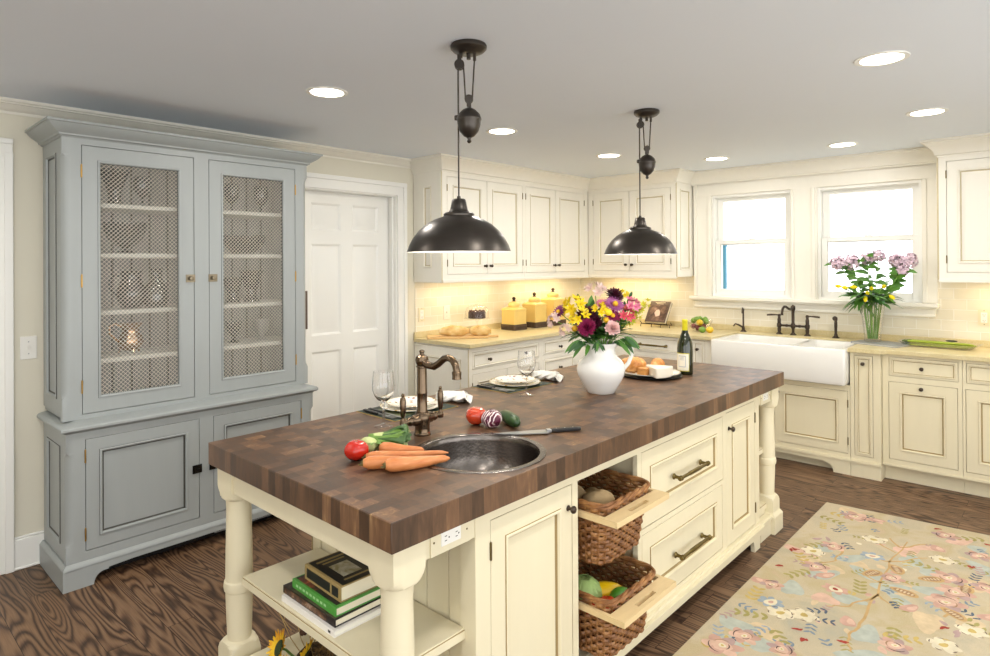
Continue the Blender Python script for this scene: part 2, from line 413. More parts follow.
# ------------------------------------------------------------------ recessed lights
def ceiling_light(x, y, label):
    t = thing('ceiling_light', label, 'light', (x, y, CZ), group=None)
    m = M(); m.lathe([(.078,.0),(.078,-.004),(.097,-.004),(.099,-.001),(.099,0)], (0,0,0), 36); m.build('trim_ring', WHITEP, t, w=False)
    m = M(); m.lathe([(0,-.0025),(.079,-.0025),(.079,0)], (0,0,0), 36); m.build('diffuser', BULB, t, w=False)
    return t
CL = [(1.272,-3.906,'round recessed ceiling light above the grey hutch, leftmost of all'),
      (1.277,-2.661,'round recessed ceiling light just right of the front pendant counterweight'),
      (1.266,-1.416,'round recessed ceiling light over the left counter, just left of the rear pendant'),
      (1.804,-.687,'round recessed ceiling light right of the rear pendant, near the window cornice'),
      (2.698,-.639,'round recessed ceiling light above the sink window between two others'),
      (3.302,-1.386,'round recessed ceiling light second nearest on the right, before the right wall cabinet'),
      (3.325,-2.625,'large looking recessed ceiling light at top right, nearest the camera')]
def lamp(kind, name, loc, power, color=(1,1,1), size=.1, rot=(0,0,0), **kw):
    L = bpy.data.lights.new(name, kind); L.energy = power; L.color = color
    if kind == 'AREA':
        L.shape = kw.get('shape', 'DISK'); L.size = size
        if 'size_y' in kw: L.size_y = kw['size_y']
        if 'spread' in kw: L.spread = kw['spread']
    elif kind == 'SPOT': L.spot_size = kw.get('cone', 2.2); L.spot_blend = .8; L.shadow_soft_size = size
    else: L.shadow_soft_size = size
    o = bpy.data.objects.new(name, L); o.location = loc; o.rotation_euler = rot; COL.objects.link(o); return o
for x, y, lb in CL:
    ceiling_light(x, y, lb)
CANS_FILL = [(x, y) for x, y, _ in CL] + [(1.27,-5.3), (3.33,-4.0), (3.33,-5.4), (1.27,-6.7), (3.33,-6.8)]  # the last five are added lamps, out of view and without fixtures
for x, y in CANS_FILL: lamp('AREA', 'can_fill_lamp', (x, y, CZ-.006), CANP*(.45 if y > -1.0 else 1.0), (1,.96,.90), .15)

# ------------------------------------------------------------------ pendants
def pendant(x, y, label):
    t = thing('pendant_lamp', label, 'lamp', (x, y, CZ), rz=0.744)
    # x axis of the thing runs along the pulley line; cord hangs at -dx
    dx = -.040; m = M()
    m.lathe([(0,0),(.066,0),(.069,-.006),(.068,-.016),(.058,-.026),(.045,-.032),(.03,-.036),(0,-.036)], n=32); m.build('canopy', BLACKM, t, w=False)
    m = M()
    m.tube([(-.03,0,-.03),(-.03,0,-.05)], .007); m.tube([(.022,0,-.03),(.022,0,-.06)], .006); m.tube([(0,0,-.03),(0,0,-.055)], .008)
    m.T = lambda p: (-.035+p[0], p[2], -.075+p[1]); m.lathe([(0,-.011),(.019,-.011),(.019,-.006),(.014,-.003),(.014,.003),(.019,.006),(.019,.011),(0,.011)], n=20); m.T = None
    m.box(-.042,-.028,-.014,-.011,-.09,-.04); m.box(-.042,-.028,.011,.014,-.09,-.04); m.build('upper_pulley', BLACKM, t, w=False)
    zr = 1.557-CZ
    m = M(); m.tube([(dx,0,-.075),(dx,0,zr+.19)], .0035, 6); m.build('cord', BLACKM, t, w=False)
    m = M(); m.tube([(-.02,0,-.075),(-.013,0,-.2)], .0032, 6); m.build('cord', BLACKM, t, w=False)
    m = M(); m.tube([(.022,0,-.05),(.013,0,-.2)], .0032, 6); m.build('cord', BLACKM, t, w=False)
    m = M(); m.T = lambda p: (p[0], p[2], -.205+p[1]); m.lathe([(0,-.009),(.016,-.009),(.016,-.005),(.012,-.002),(.012,.002),(.016,.005),(.016,.009),(0,.009)], n=20); m.T = None
    m.box(-.008,.008,-.013,-.009,-.235,-.195); m.box(-.008,.008,.009,.013,-.235,-.195); m.tube([(0,0,-.225),(0,0,-.25)], .006)
    m.build('lower_pulley', BLACKM, t, w=False)
    m = M(); m.lathe([(0,-.235),(.01,-.238),(.025,-.246),(.041,-.262),(.045,-.275),(.047,-.278),(.047,-.284),(.045,-.287),(.043,-.305),(.035,-.328),(.02,-.345),(.008,-.351),(.0065,-.358),(.009,-.364),(.005,-.37),(0,-.372)], n=28)
    m.T = lambda p: (-.045+p[2]*.8, p[0], -.275+p[1]); m.lathe([(0,-.012),(.009,-.012),(.011,0),(.009,.012),(0,.012)], n=12); m.T = None
    m.build('counterweight', BLACKM, t, w=False)
    m = M(); c = (dx, 0, zr)
    outer = [(.195,0),(.194,.004),(.186,.026),(.172,.052),(.152,.078),(.125,.102),(.095,.12),(.062,.132),(.058,.134),(.058,.142),(.052,.147),(.04,.15)]
    m.lathe(outer, c, 48); m.build('shade', BLACKM, t, w=False)
    inner = [(.1945,.0005),(.183,.025),(.169,.05),(.149,.075),(.122,.098),(.09,.115),(.04,.128),(0,.13)]
    m = M(); m.lathe([(.196,-.001)]+inner, c, 48); m.build('shade_lining', SHADEIN, t, w=False)
    m = M(); m.lathe([(0,.142),(.04,.142),(.038,.152),(.034,.156),(.032,.165),(.026,.195),(.022,.199),(.008,.2),(.006,.21),(0,.21)], c, 28); m.build('lamp_holder', BLACKM, t, w=False)
    m = M(); m.lathe([(0,.03),(.02,.036),(.03,.055),(.027,.08),(.014,.105),(.013,.125),(0,.126)], c, 20); m.build('bulb', emit('bulb_glow','#fff1d8',6), t, w=False)
    wx = x+dx*math.cos(.744); wy = y+dx*math.sin(.744)
    lamp('POINT', 'pendant_glow', (wx, wy, 1.557+.045), PENP, (1,.9,.74), .035)
    return t
pendant(2.222, -3.898, 'bronze dome pendant lamp with counterweight, the larger one hanging nearer the camera')
pendant(2.190, -2.497, 'bronze dome pendant lamp with counterweight, the farther one in front of the sink wall')
# ------------------------------------------------------------------ cabinet helpers
def frame(m, U0, U1, V0, V1, ops, n0=-.02, n1=0):
    us = sorted({U0, U1, *[o[0] for o in ops], *[o[1] for o in ops]}); vs = sorted({V0, V1, *[o[2] for o in ops], *[o[3] for o in ops]})
    def full(i, j):
        if i < 0 or j < 0 or i >= len(us)-1 or j >= len(vs)-1: return False
        u = (us[i]+us[i+1])/2; v = (vs[j]+vs[j+1])/2
        return not any(o[0] < u < o[1] and o[2] < v < o[3] for o in ops)
    for i in range(len(us)-1):
        for j in range(len(vs)-1):
            if not full(i, j): continue
            a, b, c, d = us[i], us[i+1], vs[j], vs[j+1]
            m.poly([(a,n1,c),(b,n1,c),(b,n1,d),(a,n1,d)]); m.poly([(a,n0,c),(b,n0,c),(b,n0,d),(a,n0,d)])
            for q, e in ((full(i-1,j), ((a,c),(a,d))), (full(i+1,j), ((b,c),(b,d))), (full(i,j-1), ((a,c),(b,c))), (full(i,j+1), ((a,d),(b,d)))):
                if not q: m.poly([(e[0][0],n0,e[0][1]),(e[1][0],n0,e[1][1]),(e[1][0],n1,e[1][1]),(e[0][0],n1,e[0][1])])
def panel(m, u0, u1, v0, v1, st, n=0, back=-.018, edge=True, rec=.010):
    k = .5 if st < .02 else 1.0
    """inset front with an applied bead round a sunk panel"""
    pr = [(0,back),(0,n-.0015),(.0015,n),(st,n),(st+.001*k,n+.004),(st+.006*k,n+.0058),(st+.011*k,n+.004),(st+.014*k,n-.004),(st+.016*k,n-rec*k),(st+.021*k,n-rec*k)]
    m.rect(u0, u1, v0, v1, pr, True, [1 if edge else 0,0,0,1,0,0,0,1,1,0])
def knob(parent, T, u, v, r=.013, mt=None):
    m = M(onto(T, u, v)); m.lathe([(0,0),(r*.75,0),(r*.75,.002),(r*.42,.005),(r*.4,.014),(r*.9,.018),(r,.023),(r*.85,.028),(r*.4,.031),(0,.0315)], n=18)
    return m.build('knob', mt or BRONZE, parent)
def pull(parent, T, u0, u1, v, mt=None):
    m = M()
    for u in (u0+.018, u1-.018):
        m.T = onto(T, u, v); m.lathe([(0,0),(.013,0),(.013,.003),(.0075,.008),(.0065,.026),(.010,.03),(.010,.036),(0,.04)], n=14)
    m.T = along(T, 0, v, .034); L = u1-u0
    pr = [(0,0),(.006,.001),(.0075,.004),(.006,.008),(.0055,.014),(.0085,.016),(.0085,.021),(.0055,.023),(.0055,L*.3),(.0068,L*.32),(.0072,L*.5)]
    m.lathe([(r*1.25, u0+z) for r, z in pr] + [(r*1.25, u1-z) for r, z in pr[::-1][1:]], n=14)
    return m.build('pull_handle', mt or PEWTER, parent)
def hinge(parent, T, u, v, mt=None, h=.05):
    m = M(lambda p: T((u+p[0], p[1]+.002, v+p[2]))); m.lathe([(0,-h/2-.004),(.002,-h/2-.002),(.0038,-h/2),(.0038,h/2),(.002,h/2+.002),(0,h/2+.004)], n=10)
    return m.build('hinge', mt or BRASS, parent)
def front(parent, T, kind, u0, u1, v0, v1, st=.055, mats=None, knobs=(), pulls=(), hinges=None, hm=None, km=None, name=None):
    m = M(T); g = .0025
    panel(m, u0+g, u1-g, v0+g, v1-g, st)
    o = m.build(name or kind, mats, parent, ang=25)
    for u, v in knobs: knob(o, T, u, v, mt=km)
    for a in pulls: pull(o, T, *a)
    if hinges is not None:
        for v in (v0+.09, v1-.09): hinge(o, T, hinges, v, hm or PEWTER)
    return o
def cabinet(name, label, cat, T, U0, U1, V0, V1, depth, fronts, mats, group=None, base=None, ends=()):
    p = T(((U0+U1)/2, -depth/2, 0 if V0 < .5 else V0))
    t = thing(name, label, cat, (p[0], p[1], p[2]), group=group)
    m = M(T); m.box(U0+.001, U1-.001, -depth+.004, -.02, V0, V1); m.build('carcass', mats[0], t)
    m = M(T); frame(m, U0+.0005, U1-.0005, V0, V1, [f['r'] for f in fronts]); m.build('face_frame', mats[0], t)
    for f in fronts:
        r = f['r']; front(t, T, f['k'], *r, st=f.get('st', .05), mats=mats, knobs=f.get('kn', ()), pulls=f.get('pu', ()), hinges=f.get('h'), hm=f.get('hm'))
    return t
IV = (IVORY, GLAZEL); CR = (CREAM, GLAZE); GP = (GREYP, GREYG)

# ------------------------------------------------------------------ grey hutch
HU, HL = .385, .442; HY0, HY1 = -4.778, -3.489
t = HUT = thing('china_hutch', 'tall grey painted china hutch with wire mesh upper doors against the left wall', 'cabinet', (.2, -4.13, 0))
TU, TL = FA(HU), FA(HL)
def chamfer_post(m, y, sg, xf, z0, z1, za, zb, w=.034, c=.024):
    """corner post, corner chamfered between za and zb with curved stops"""
    rings = []
    zs = [(z0,0),(za,0)] + [(za+.035*k/4, c*math.sin(k/4*PI/2)) for k in range(1,5)] + [(zb-.035*(4-k)/4, c*math.sin((4-k)/4*PI/2)) for k in range(0,4)] + [(zb,0),(z1,0)]
    for z, q in zs:
        q = max(q, .0008)
        rings.append([(xf-w,y,z),(xf-q,y,z),(xf,y+sg*q,z),(xf,y+sg*w,z),(xf-w,y+sg*w,z)])
    m.loft(rings)
# lower carcass
m = M(); m.box(.004, HL-.021, HY0+.012, HY1-.012, .07, .735); m.build('lower_carcass', GREYP, t)
m = M(TL); frame(m, HY0+.034, HY1-.034, .10, .735, [(-4.700,-4.171,.160,.690),(-4.097,-3.568,.160,.690)]); m.build('lower_face_frame', GREYP, t)
for yy, sg in ((HY0,1),(HY1,-1)): m = M(); chamfer_post(m, yy, sg, HL, .10, .735, .19, .64); m.build('lower_corner_post', GREYP, t, ang=50)
# upper carcass
m = M(); m.box(.004,.016,HY0+.012,HY1-.012,.78,2.14); m.box(.016,HU-.02,HY0+.012,HY0+.034,.78,2.14); m.box(.016,HU-.02,HY1-.034,HY1-.012,.78,2.14); m.box(.016,HU-.02,HY0+.034,HY1-.034,2.11,2.14); m.box(.016,HU-.02,HY0+.034,HY1-.034,.78,.80)
m.build('upper_carcass', GREYP, t)
m = M(FA(.016)); m.mi = 1; m.box(HY0+.035, HY1-.035, .0002, .0015, .80, 2.11); y = HY0+.036
while y < HY1-.06:
    m.mi = 0; m.box(y, y+.083, 0, .008, .80, 2.11); y += .095
m.build('beadboard_back', (mat('hutch_inside_paint','#8f9290',.5,var=.04), GREYG), t, bev=.003)
m = M(TU); frame(m, HY0+.034, HY1-.034, .775, 2.145, [(-4.698,-4.171,.797,2.096),(-4.093,-3.569,.797,2.096)]); m.build('upper_face_frame', GREYP, t)
for yy, sg in ((HY0,1),(HY1,-1)): m = M(); chamfer_post(m, yy, sg, HU, .775, 2.145, .88, 2.05); m.build('upper_corner_post', GREYP, t, ang=50)
for z in (1.824, 1.574, 1.286, 1.048):
    m = M(); m.box(.024, .335, HY0+.035, HY1-.035, z-.022, z); m.build('shelf', mat('shelf_paint','#b4b4ac',.5), t, bev=.002)
for u0, u1, kx, hx in ((-4.698,-4.171,-4.192,-4.698),(-4.093,-3.569,-4.072,-3.569)):
    g = .0025; m = M(TU); st = .066
    a, b, c, d = u0+g, u1-g, .797+g, 2.096-g
    m.rect(a, b, c, d, [(0,-.018),(0,-.0015),(.0015,0),(st,0),(st+.001,.003),(st+.006,.0045),(st+.011,.002),(st+.014,-.006),(st+.014,-.018)], False, [1,0,0,1,0,0,0,1,0], wrap=True)
    dr = m.build('mesh_door', GP, t, ang=25)
    # wire lattice
    m = M(TU); a += st; b -= st; c += st; d -= st; n = -.012; p = .0205; q = .0012
    W, H = b-a, d-c; k = -int(H/p)-1
    while k*p < W:
        for s in (1, -1):
            # line u = a + k*p + t (or mirrored), v = c + t
            t0 = max(0, -k*p); t1 = min(H, W-k*p)
            if t1 <= t0+.001: continue
            e = [(k*p+t0, t0), (k*p+t1, t1)]
            if s < 0: e = [(W-x, yv) for x, yv in e]
            (x0, y0), (x1, y1) = e; nn = n+.0012*s; dxn = q*.7071; o = -dxn*s
            m.loft([[(a+x0+dxn, nn, c+y0+o), (a+x0, nn+q, c+y0), (a+x0-dxn, nn, c+y0-o), (a+x0, nn-q, c+y0)], [(a+x1+dxn, nn, c+y1+o), (a+x1, nn+q, c+y1), (a+x1-dxn, nn, c+y1-o), (a+x1, nn-q, c+y1)]], caps=(False, False))
        k += 1
    wm = m.build('wire_mesh', WIRE, dr, flat=True)
    m = M(TU); m.box(kx-.024, kx+.024, 0, .003, 1.42, 1.462); m.box(kx-.019, kx+.019, .003, .006, 1.425, 1.457); m.T = onto(TU, kx, 1.441, .006)
    m.lathe([(0,0),(.006,0),(.006,.008),(.012,.012),(.012,.018),(0,.021)], n=14); lt = m.build('latch', mat('latch_nickel','#857a66',.3,.9), dr)
    for hz in (.93, 1.44, 1.97): hinge(dr, TU, hx, hz, h=.06)
for u0, u1, kx, hx in ((-4.700,-4.171,-4.178,-4.700),(-4.097,-3.568,-4.090,-3.568)):
    dr = front(t, TL, 'panel_door', u0, u1, .160, .690, .056, GP)
    for hz in (.24, .61): hinge(dr, TL, hx, hz, h=.06)
    m = M(TL); m.box(kx-.03, kx+.018, .0, .004, .402, .446); m.box(kx-.024,kx+.012,.004,.012,.408,.440); m.T = onto(TL, kx-.006, .425, .012); m.lathe([(0,0),(.008,0),(.008,.006),(.005,.012),(0,.013)], n=12)
    m.build('latch', mat('black_nickel','#3a3734',.25,.9), dr)
# side panels
for nm, yy, sg, xb, v0, v1 in (('upper_side_panel', HY0, 1, HU, .80, 2.13), ('lower_side_panel', HY0, 1, HL, .12, .725)):
    m = M(FB(HY0+.012)); panel(m, .02, xb-.034, v0, v1, .07, .010, .0, rec=.007); m.build(nm, GP, t, ang=25)
    m = M(lambda p: (p[0], HY1-.012+p[1], p[2])); panel(m, .02, xb-.034, v0, v1, .07, .010, .0, rec=.007); m.build(nm, GP, t, ang=25)
pth = lambda x, e: [(.004, HY0-e), (x+e, HY0-e), (x+e, HY1+e), (.004, HY1+e)]
m = M(); m.mould(pth(HL, 0), [(-.06,.725),(.0,.725),(.006,.731),(.018,.735),(.024,.742),(.024,.752),(.018,.760),(.004,.765),(-.03,.769),(-.055,.776),(-.055,.79),(-.15,.79),(-.15,.725)], 1); m.build('waist_moulding', GREYP, t)
m = M(); m.mould(pth(HU, 0), [(-.1,2.125),(.002,2.125),(.006,2.131),(.014,2.134),(.016,2.142),(.028,2.150),(.046,2.163),(.060,2.178),(.063,2.184),(.071,2.186),(.071,2.197),(-.1,2.197)], 1); m.build('cornice', GREYP, t)
m = M(); m.box(.004, HU+.06, HY0-.05, HY1+.05, 2.19, 2.1965); m.build('top_board', GREYP, t)
# plinth with bracket feet
m = M(); m.mould(pth(HL, 0), [(-.02,.092),(.017,.092),(.017,.098),(.010,.108),(.004,.116),(-.02,.118)], 1); m.build('plinth_moulding', GREYP, t)
m = M(FA(HL-.004)); a, b = HY0-.017, HY1+.017
arc = [(a+.125+.045*(1-math.cos(k/6*PI/2))+0, .0+.052*math.sin(k/6*PI/2)) for k in range(7)]
arc += [(a+.185,.052),(a+.19,.060),(a+.30,.066)]
pts = [(a,0)] + arc + [(a+b-x, z) for x, z in arc[::-1]] + [(b,0),(b,.094),(a,.094)]
m.prism(pts, 0, .021, lambda u, v, n: (u, n, v))
m.T = None; m.box(.004, HL-.004, HY0-.017, HY0+.004, 0, .094); m.box(.004, HL-.004, HY1-.004, HY1+.017, 0, .094)
m.build('plinth', GREYP, t)
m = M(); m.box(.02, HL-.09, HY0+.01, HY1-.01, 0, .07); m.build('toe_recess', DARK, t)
m = M(FA(HL-.055)); m.box(-4.07, -3.72, 0, .004, .03, .085)
for k in range(28): m.mi = 1; m.box(-4.06+k*.0122, -4.052+k*.0122, .004, .006, .036, .079)
m.build('floor_vent_grille', (GREYP, DARK), t)

# ------------------------------------------------------------------ wall cabinets
TA = FA(.333); TB = FB(-.333)
VB, VT = 1.375, 2.245
def wallcab(name, label, T, U0, U1, doors, group=None, side=None):
    fr = [dict(k='door', r=r, st=.06, kn=[(kx, 1.49)] if kx else [], h=h) for r, kx, h in doors]
    t = cabinet(name, label, 'cabinet', T, U0, U1, VB, VT, .328, fr, IV)
    m = M(T); m.box(U0, U1, -.02, .004, VB-.004, VB+.0); m.box(U0, U1, -.002, .007, VB-.012, VB+.012); m.build('light_rail', IVORY, t, bev=.002)
    m = M(T); m.box(U0+.1, U1-.1, -.2, -.12, VB-.01, VB-.0005); m.build('strip_light', emit('strip_light_glow','#ffe3ad',2), t)
    return t
t = wallcab('wall_cabinet', 'cream double door wall cabinet nearest the white door, its panelled end showing', TA, -2.301, -1.3245, [((-2.25,-1.80,1.425,2.19), -1.832, -2.25), ((-1.797,-1.345,1.425,2.19), -1.765, -1.345)])
m = M(FB(-2.301)); panel(m, .008, .333, 1.363, 2.235, .115, .012, 0); o = m.build('end_panel', IV, t, ang=25)
wallcab('wall_cabinet', 'cream double door wall cabinet above the yellow canisters', TA, -1.3235, -.336, [((-1.302,-.868,1.425,2.19), -.900, -1.302), ((-.865,-.40,1.425,2.19), -.833, -.40)])
t = wallcab('wall_cabinet', 'cream double door corner wall cabinet left of the sink window', TB, .336, 1.275, [((.394,.797,1.43,2.19), .766, .394), ((.80,1.225,1.43,2.19), .831, 1.225)])
m = M(lambda p: (1.275+p[1], p[0], p[2])); panel(m, -.333, -.008, 1.38, 2.235, .06, .012, 0); m.build('end_panel', IV, t, ang=25)
t = wallcab('wall_cabinet', 'cream wall cabinet at the right edge beyond the window', TB, 3.215, 4.05, [((3.258,3.63,1.43,2.19), 3.60, 3.258), ((3.633,4.01,1.43,2.19), 3.665, 4.01)])
m = M(lambda p: (3.215-p[1], p[0], p[2])); panel(m, -.333, -.008, 1.38, 2.235, .06, .012, 0); m.build('end_panel', IV, t, ang=25)
def strip(x, y, sx, sy):
    lamp('AREA', 'under_cabinet_lamp', (x, y, VB-.014), UCP*max(sx, sy), (1,.80,.50), sx, shape='RECTANGLE', size_y=sy)
strip(.17, -1.81, .05, .75); strip(.17, -.75, .05, .8); strip(.75, -.17, .7, .05); strip(3.7, -.17, .6, .05)

# ------------------------------------------------------------------ base cabinets
CT = .904; BT = CT-.031; CA = .918
TA = FA(.612); TB = FB(-.61); TR = FB(-.565)
def k3(x, z=.79): return [(x, z)]
t = cabinet('base_cabinet', 'cream base cabinet under the baguette, its panelled end facing the island', 'cabinet', TA, -2.30, -1.445, .10, CA-.031, .606,
    [dict(k='drawer', r=(-2.265,-1.478,.720,.852), st=.016, kn=[(-2.087,.784),(-1.66,.784)]),
     dict(k='door', r=(-2.265,-1.875,.15,.688), st=.055, h=-2.265, kn=[(-1.905,.62)]), dict(k='door', r=(-1.87,-1.478,.15,.688), st=.055, h=-1.478, kn=[(-1.84,.62)])], IV)
m = M(FB(-2.30)); panel(m, .008, .612, .10, BT, .075, .012, 0); m.build('end_panel', IV, t, ang=25)
m = M(TA); m.box(-2.31,-1.446,-.3,-.06,0,.10); m.build('toe_kick', IVORY, t)
t = cabinet('base_cabinet', 'cream drawer base cabinet under the yellow canisters', 'cabinet', TA, -1.444, -.70, .10, CA-.031, .606,
    [dict(k='drawer', r=(-1.412,-.97,.735,.855), st=.016, kn=[(-1.191,.79)]), dict(k='drawer', r=(-1.412,-.97,.51,.70), st=.016, kn=[(-1.191,.61)]), dict(k='drawer', r=(-1.412,-.97,.15,.475), st=.03, kn=[(-1.191,.32)])], IV)
m = M(TA); m.box(-1.443,-.70,-.3,-.06,0,.10); m.build('toe_kick', IVORY, t)
t = cabinet('base_cabinet', 'cream corner base cabinet with a long bar pull under the cookbook stand', 'cabinet', TB, .64, 1.515, .10, BT, .604,
    [dict(k='drawer', r=(.95,1.455,.725,.87), st=.016, pu=[(1.05,1.335,.79)]), dict(k='drawer', r=(.95,1.455,.45,.69), st=.03, pu=[(1.05,1.335,.57)]), dict(k='drawer', r=(.95,1.455,.15,.415), st=.03, pu=[(1.05,1.335,.29)])], IV)
m = M(TB); m.box(.64,1.514,-.3,-.06,0,.10); m.build('toe_kick', IVORY, t)
t = cabinet('base_cabinet', 'narrow cream pull-out cabinet just left of the farmhouse sink', 'cabinet', TB, 1.5165, 1.748, .10, BT, .604,
    [dict(k='door', r=(1.548,1.662,.15,.862), st=.018, kn=[(1.600,.79)])], IV)
m = M(TB); m.box(1.517,1.747,-.3,-.06,0,.10); m.build('toe_kick', IVORY, t)
def bracket(m, a, b, h=.10, w=.11):
    arc = lambda s, x: [(x+s*(w+.05*(1-math.cos(k/6*PI/2))), .062*math.sin(k/6*PI/2)) for k in range(7)] + [(x+s*(w+.056), .062),(x+s*(w+.06),.07)]
    L, R = arc(1, a), arc(-1, b)
    m.prism([(a,0)] + L + R[::-1] + [(b,0),(b,h),(a,h)], -.018, .004, lambda u, v, n: (u, n, v))
t = cabinet('sink_base_cabinet', 'cream cabinet with bracket feet below the white farmhouse sink', 'cabinet', TB, 1.7495, 2.725, .10, .632, .604,
    [dict(k='door', r=(1.765,2.205,.148,.592), st=.06, kn=[(2.178,.53)], h=1.765), dict(k='door', r=(2.209,2.711,.148,.592), st=.06, kn=[(2.237,.525)], h=2.711)], CR)
m = M(TB); bracket(m, 1.75, 2.725); m.box(1.75,2.725,.004,.014,.098,.112); m.box(1.75,2.725,.0,.009,.112,.12); m.build('plinth', CREAM, t)
m = M(TB); m.box(1.75,2.725,-.3,-.075,0,.10); m.build('toe_kick', CREAM, t)
t = cabinet('base_cabinet', 'narrow cream pull-out cabinet with one knob just right of the farmhouse sink', 'cabinet', TB, 2.7265, 2.914, .10, BT, .604,
    [dict(k='door', r=(2.752,2.868,.148,.852), st=.016, kn=[(2.809,.795)])], CR)
m = M(TB); m.box(2.7265,2.914,-.018,.004,0,.1); m.box(2.89,2.914,-.5,-.018,0,.1); m.box(2.727,2.914,.004,.014,.098,.112); m.box(2.727,2.914,.0,.009,.112,.12); m.build('plinth', CREAM, t)
for U0, U1, e, lb in ((2.9155,3.362,0,'cream base cabinet with knobbed drawer and pull-out door, third right of the sink front'), (3.363,4.05,1,'cream base cabinet cut off by the right edge of the view')):
    if e == 0: fr = [dict(k='drawer', r=(2.955,3.342,.724,.854), st=.014, kn=[(3.145,.789)]), dict(k='door', r=(2.952,3.338,.154,.686), st=.062, kn=[(3.142,.654)])]
    else: fr = [dict(k='drawer', r=(3.382,3.99,.724,.854), st=.014, kn=[(3.685,.789)]), dict(k='door', r=(3.378,3.99,.154,.686), st=.062, kn=[(3.95,.6)])]
    if e == 0: lb = 'cream base cabinet with one knobbed drawer over a knobbed door, below the glass flower vase'
    t = cabinet('base_cabinet', lb, 'cabinet', TR, U0, U1, .115, BT, .56, fr, CR)
    m = M(TR); m.box(U0,U1,-.3,-.06,0,.115); m.box(U0,U1,-.06,.006,.108,.122); m.build('toe_kick', CREAM, t)
# worktop
t = thing('stone_worktop', 'honey coloured stone worktop under the bread board and yellow canisters', 'worktop', (.33,-1.2,CA-.03))
m = M(); m.box(.009,.645,-2.322,-.009,CA-.03,CA); m.build('slab', STONE, t, bev=.003)
m = M(); m.box(.009,.03,-2.322,-.009,CA,CA+.047); m.box(.03,.645,-.03,-.009,CA,CA+.047); m.build('upstand', STONE, t, bev=.002)
t = thing('stone_worktop', 'honey coloured stone worktop running around the farmhouse sink below the windows', 'worktop', (2.3,-.3,CT-.03))
m = M(); m.prism([(.6455,-.64),(1.742,-.64),(1.742,-.15),(2.722,-.15),(2.722,-.655),(2.917,-.655),(2.958,-.60),(4.06,-.60),(4.06,-.009),(.6455,-.009)], CT-.03, CT); m.build('slab', STONE, t, bev=.003)
m = M(); m.box(.6455,4.06,-.03,-.009,CT,CT+.047); m.build('upstand', STONE, t, bev=.002)

# ------------------------------------------------------------------ farmhouse sink
t = thing('farmhouse_sink', 'white fireclay apron front farmhouse sink under the windows', 'sink', (2.238,-.4,.636))
X0, X1, Y0, Y1, Z0, Z1 = 1.745, 2.717, -.70, -.155, .6325, .892
def rr(x0,x1,y0,y1,r,z,n=5):
    out = []
    for cx, cy, a0 in ((x1-r,y1-r,0),(x0+r,y1-r,PI/2),(x0+r,y0+r,PI),(x1-r,y0+r,1.5*PI)):
        out += [(cx+r*math.cos(a0+PI/2*k/n), cy+r*math.sin(a0+PI/2*k/n), z) for k in range(n+1)]
    return out
m = M()
m.loft([rr(X0+.03,X1-.03,Y0+.03,Y1,.015,Z0), rr(X0+.008,X1-.008,Y0+.010,Y1,.02,Z0+.008), rr(X0,X1,Y0,Y1,.022,Z0+.03), rr(X0,X1,Y0,Y1,.022,Z1-.012), rr(X0+.004,X1-.004,Y0+.004,Y1-.004,.02,Z1-.003), rr(X0+.012,X1-.012,Y0+.012,Y1-.012,.018,Z1)], caps=(True, False))
# rim and two bowls
bw = [(X0+.04, 2.35), (2.385, X1-.04)]
yb0, yb1 = Y0+.04, Y1-.05
m.box(X0+.012, X1-.012, Y0+.012, yb0, Z1-.02, Z1); m.box(X0+.012, X1-.012, yb1, Y1-.012, Z1-.02, Z1); m.box(X0+.012, bw[0][0], yb0, yb1, Z1-.02, Z1); m.box(bw[1][1], X1-.012, yb0, yb1, Z1-.02, Z1)
m.box(bw[0][1], bw[1][0], yb0, yb1, Z1-.05, Z1-.022)
for a, b in bw:
    m.loft([rr(a,b,yb0,yb1,.03,Z1-.0005), rr(a+.008,b-.008,yb0+.008,yb1-.008,.03,Z1-.03), rr(a+.015,b-.015,yb0+.015,yb1-.015,.03,Z0+.05), rr(a+.04,b-.04,yb0+.04,yb1-.04,.03,Z0+.035)], caps=(False, True))
m.build('basin', PORC, t)
m = M(); m.lathe([(0,.0),(.04,0),(.042,.003),(.03,.004),(.02,.001),(0,.001)], (2.05,-.42,Z0+.036), 20); m.build('drain', STEEL, t)
# ------------------------------------------------------------------ island
IX0, IX1, IY0, IY1, IT, IB = 1.640, 2.677, -4.628, -1.832, .886, .810
tw = thing('butcher_block_worktop', 'thick walnut end grain butcher block top of the kitchen island', 'worktop', (2.158, -3.23, IB))
SX, SY, SR = 2.432, -4.070, .205
m = M(); NS = 48
circ = [(SX+SR*math.cos(2*PI*k/NS), SY+SR*math.sin(2*PI*k/NS)) for k in range(NS)]
# top and bottom faces with a round cut-out: fan each octant out to the border
def ring_face(m, z):
    cs = [(IX1,IY1),(IX0,IY1),(IX0,IY0),(IX1,IY0)]
    ci = [6,18,30,42]
    cv = [m.v((x,y,z)) for x,y in circ]; kv = [m.v((x,y,z)) for x,y in cs]
    for q in range(4):
        a, b = ci[q], ci[(q+1)%4]
        seq = [cv[(a+i)%NS] for i in range(((b-a)%NS)+1)]
        m.f(seq[::-1] + [kv[q], kv[(q+1)%4]][::1])
    return cv, kv
a = ring_face(m, IB); b = ring_face(m, IT)
for i in range(NS): m.f([a[0][i], a[0][(i+1)%NS], b[0][(i+1)%NS], b[0][i]])
for i in range(4): m.f([a[1][i], a[1][(i+1)%4], b[1][(i+1)%4], b[1][i]])
m.build('block_top', BLOCK, tw, bev=.002)

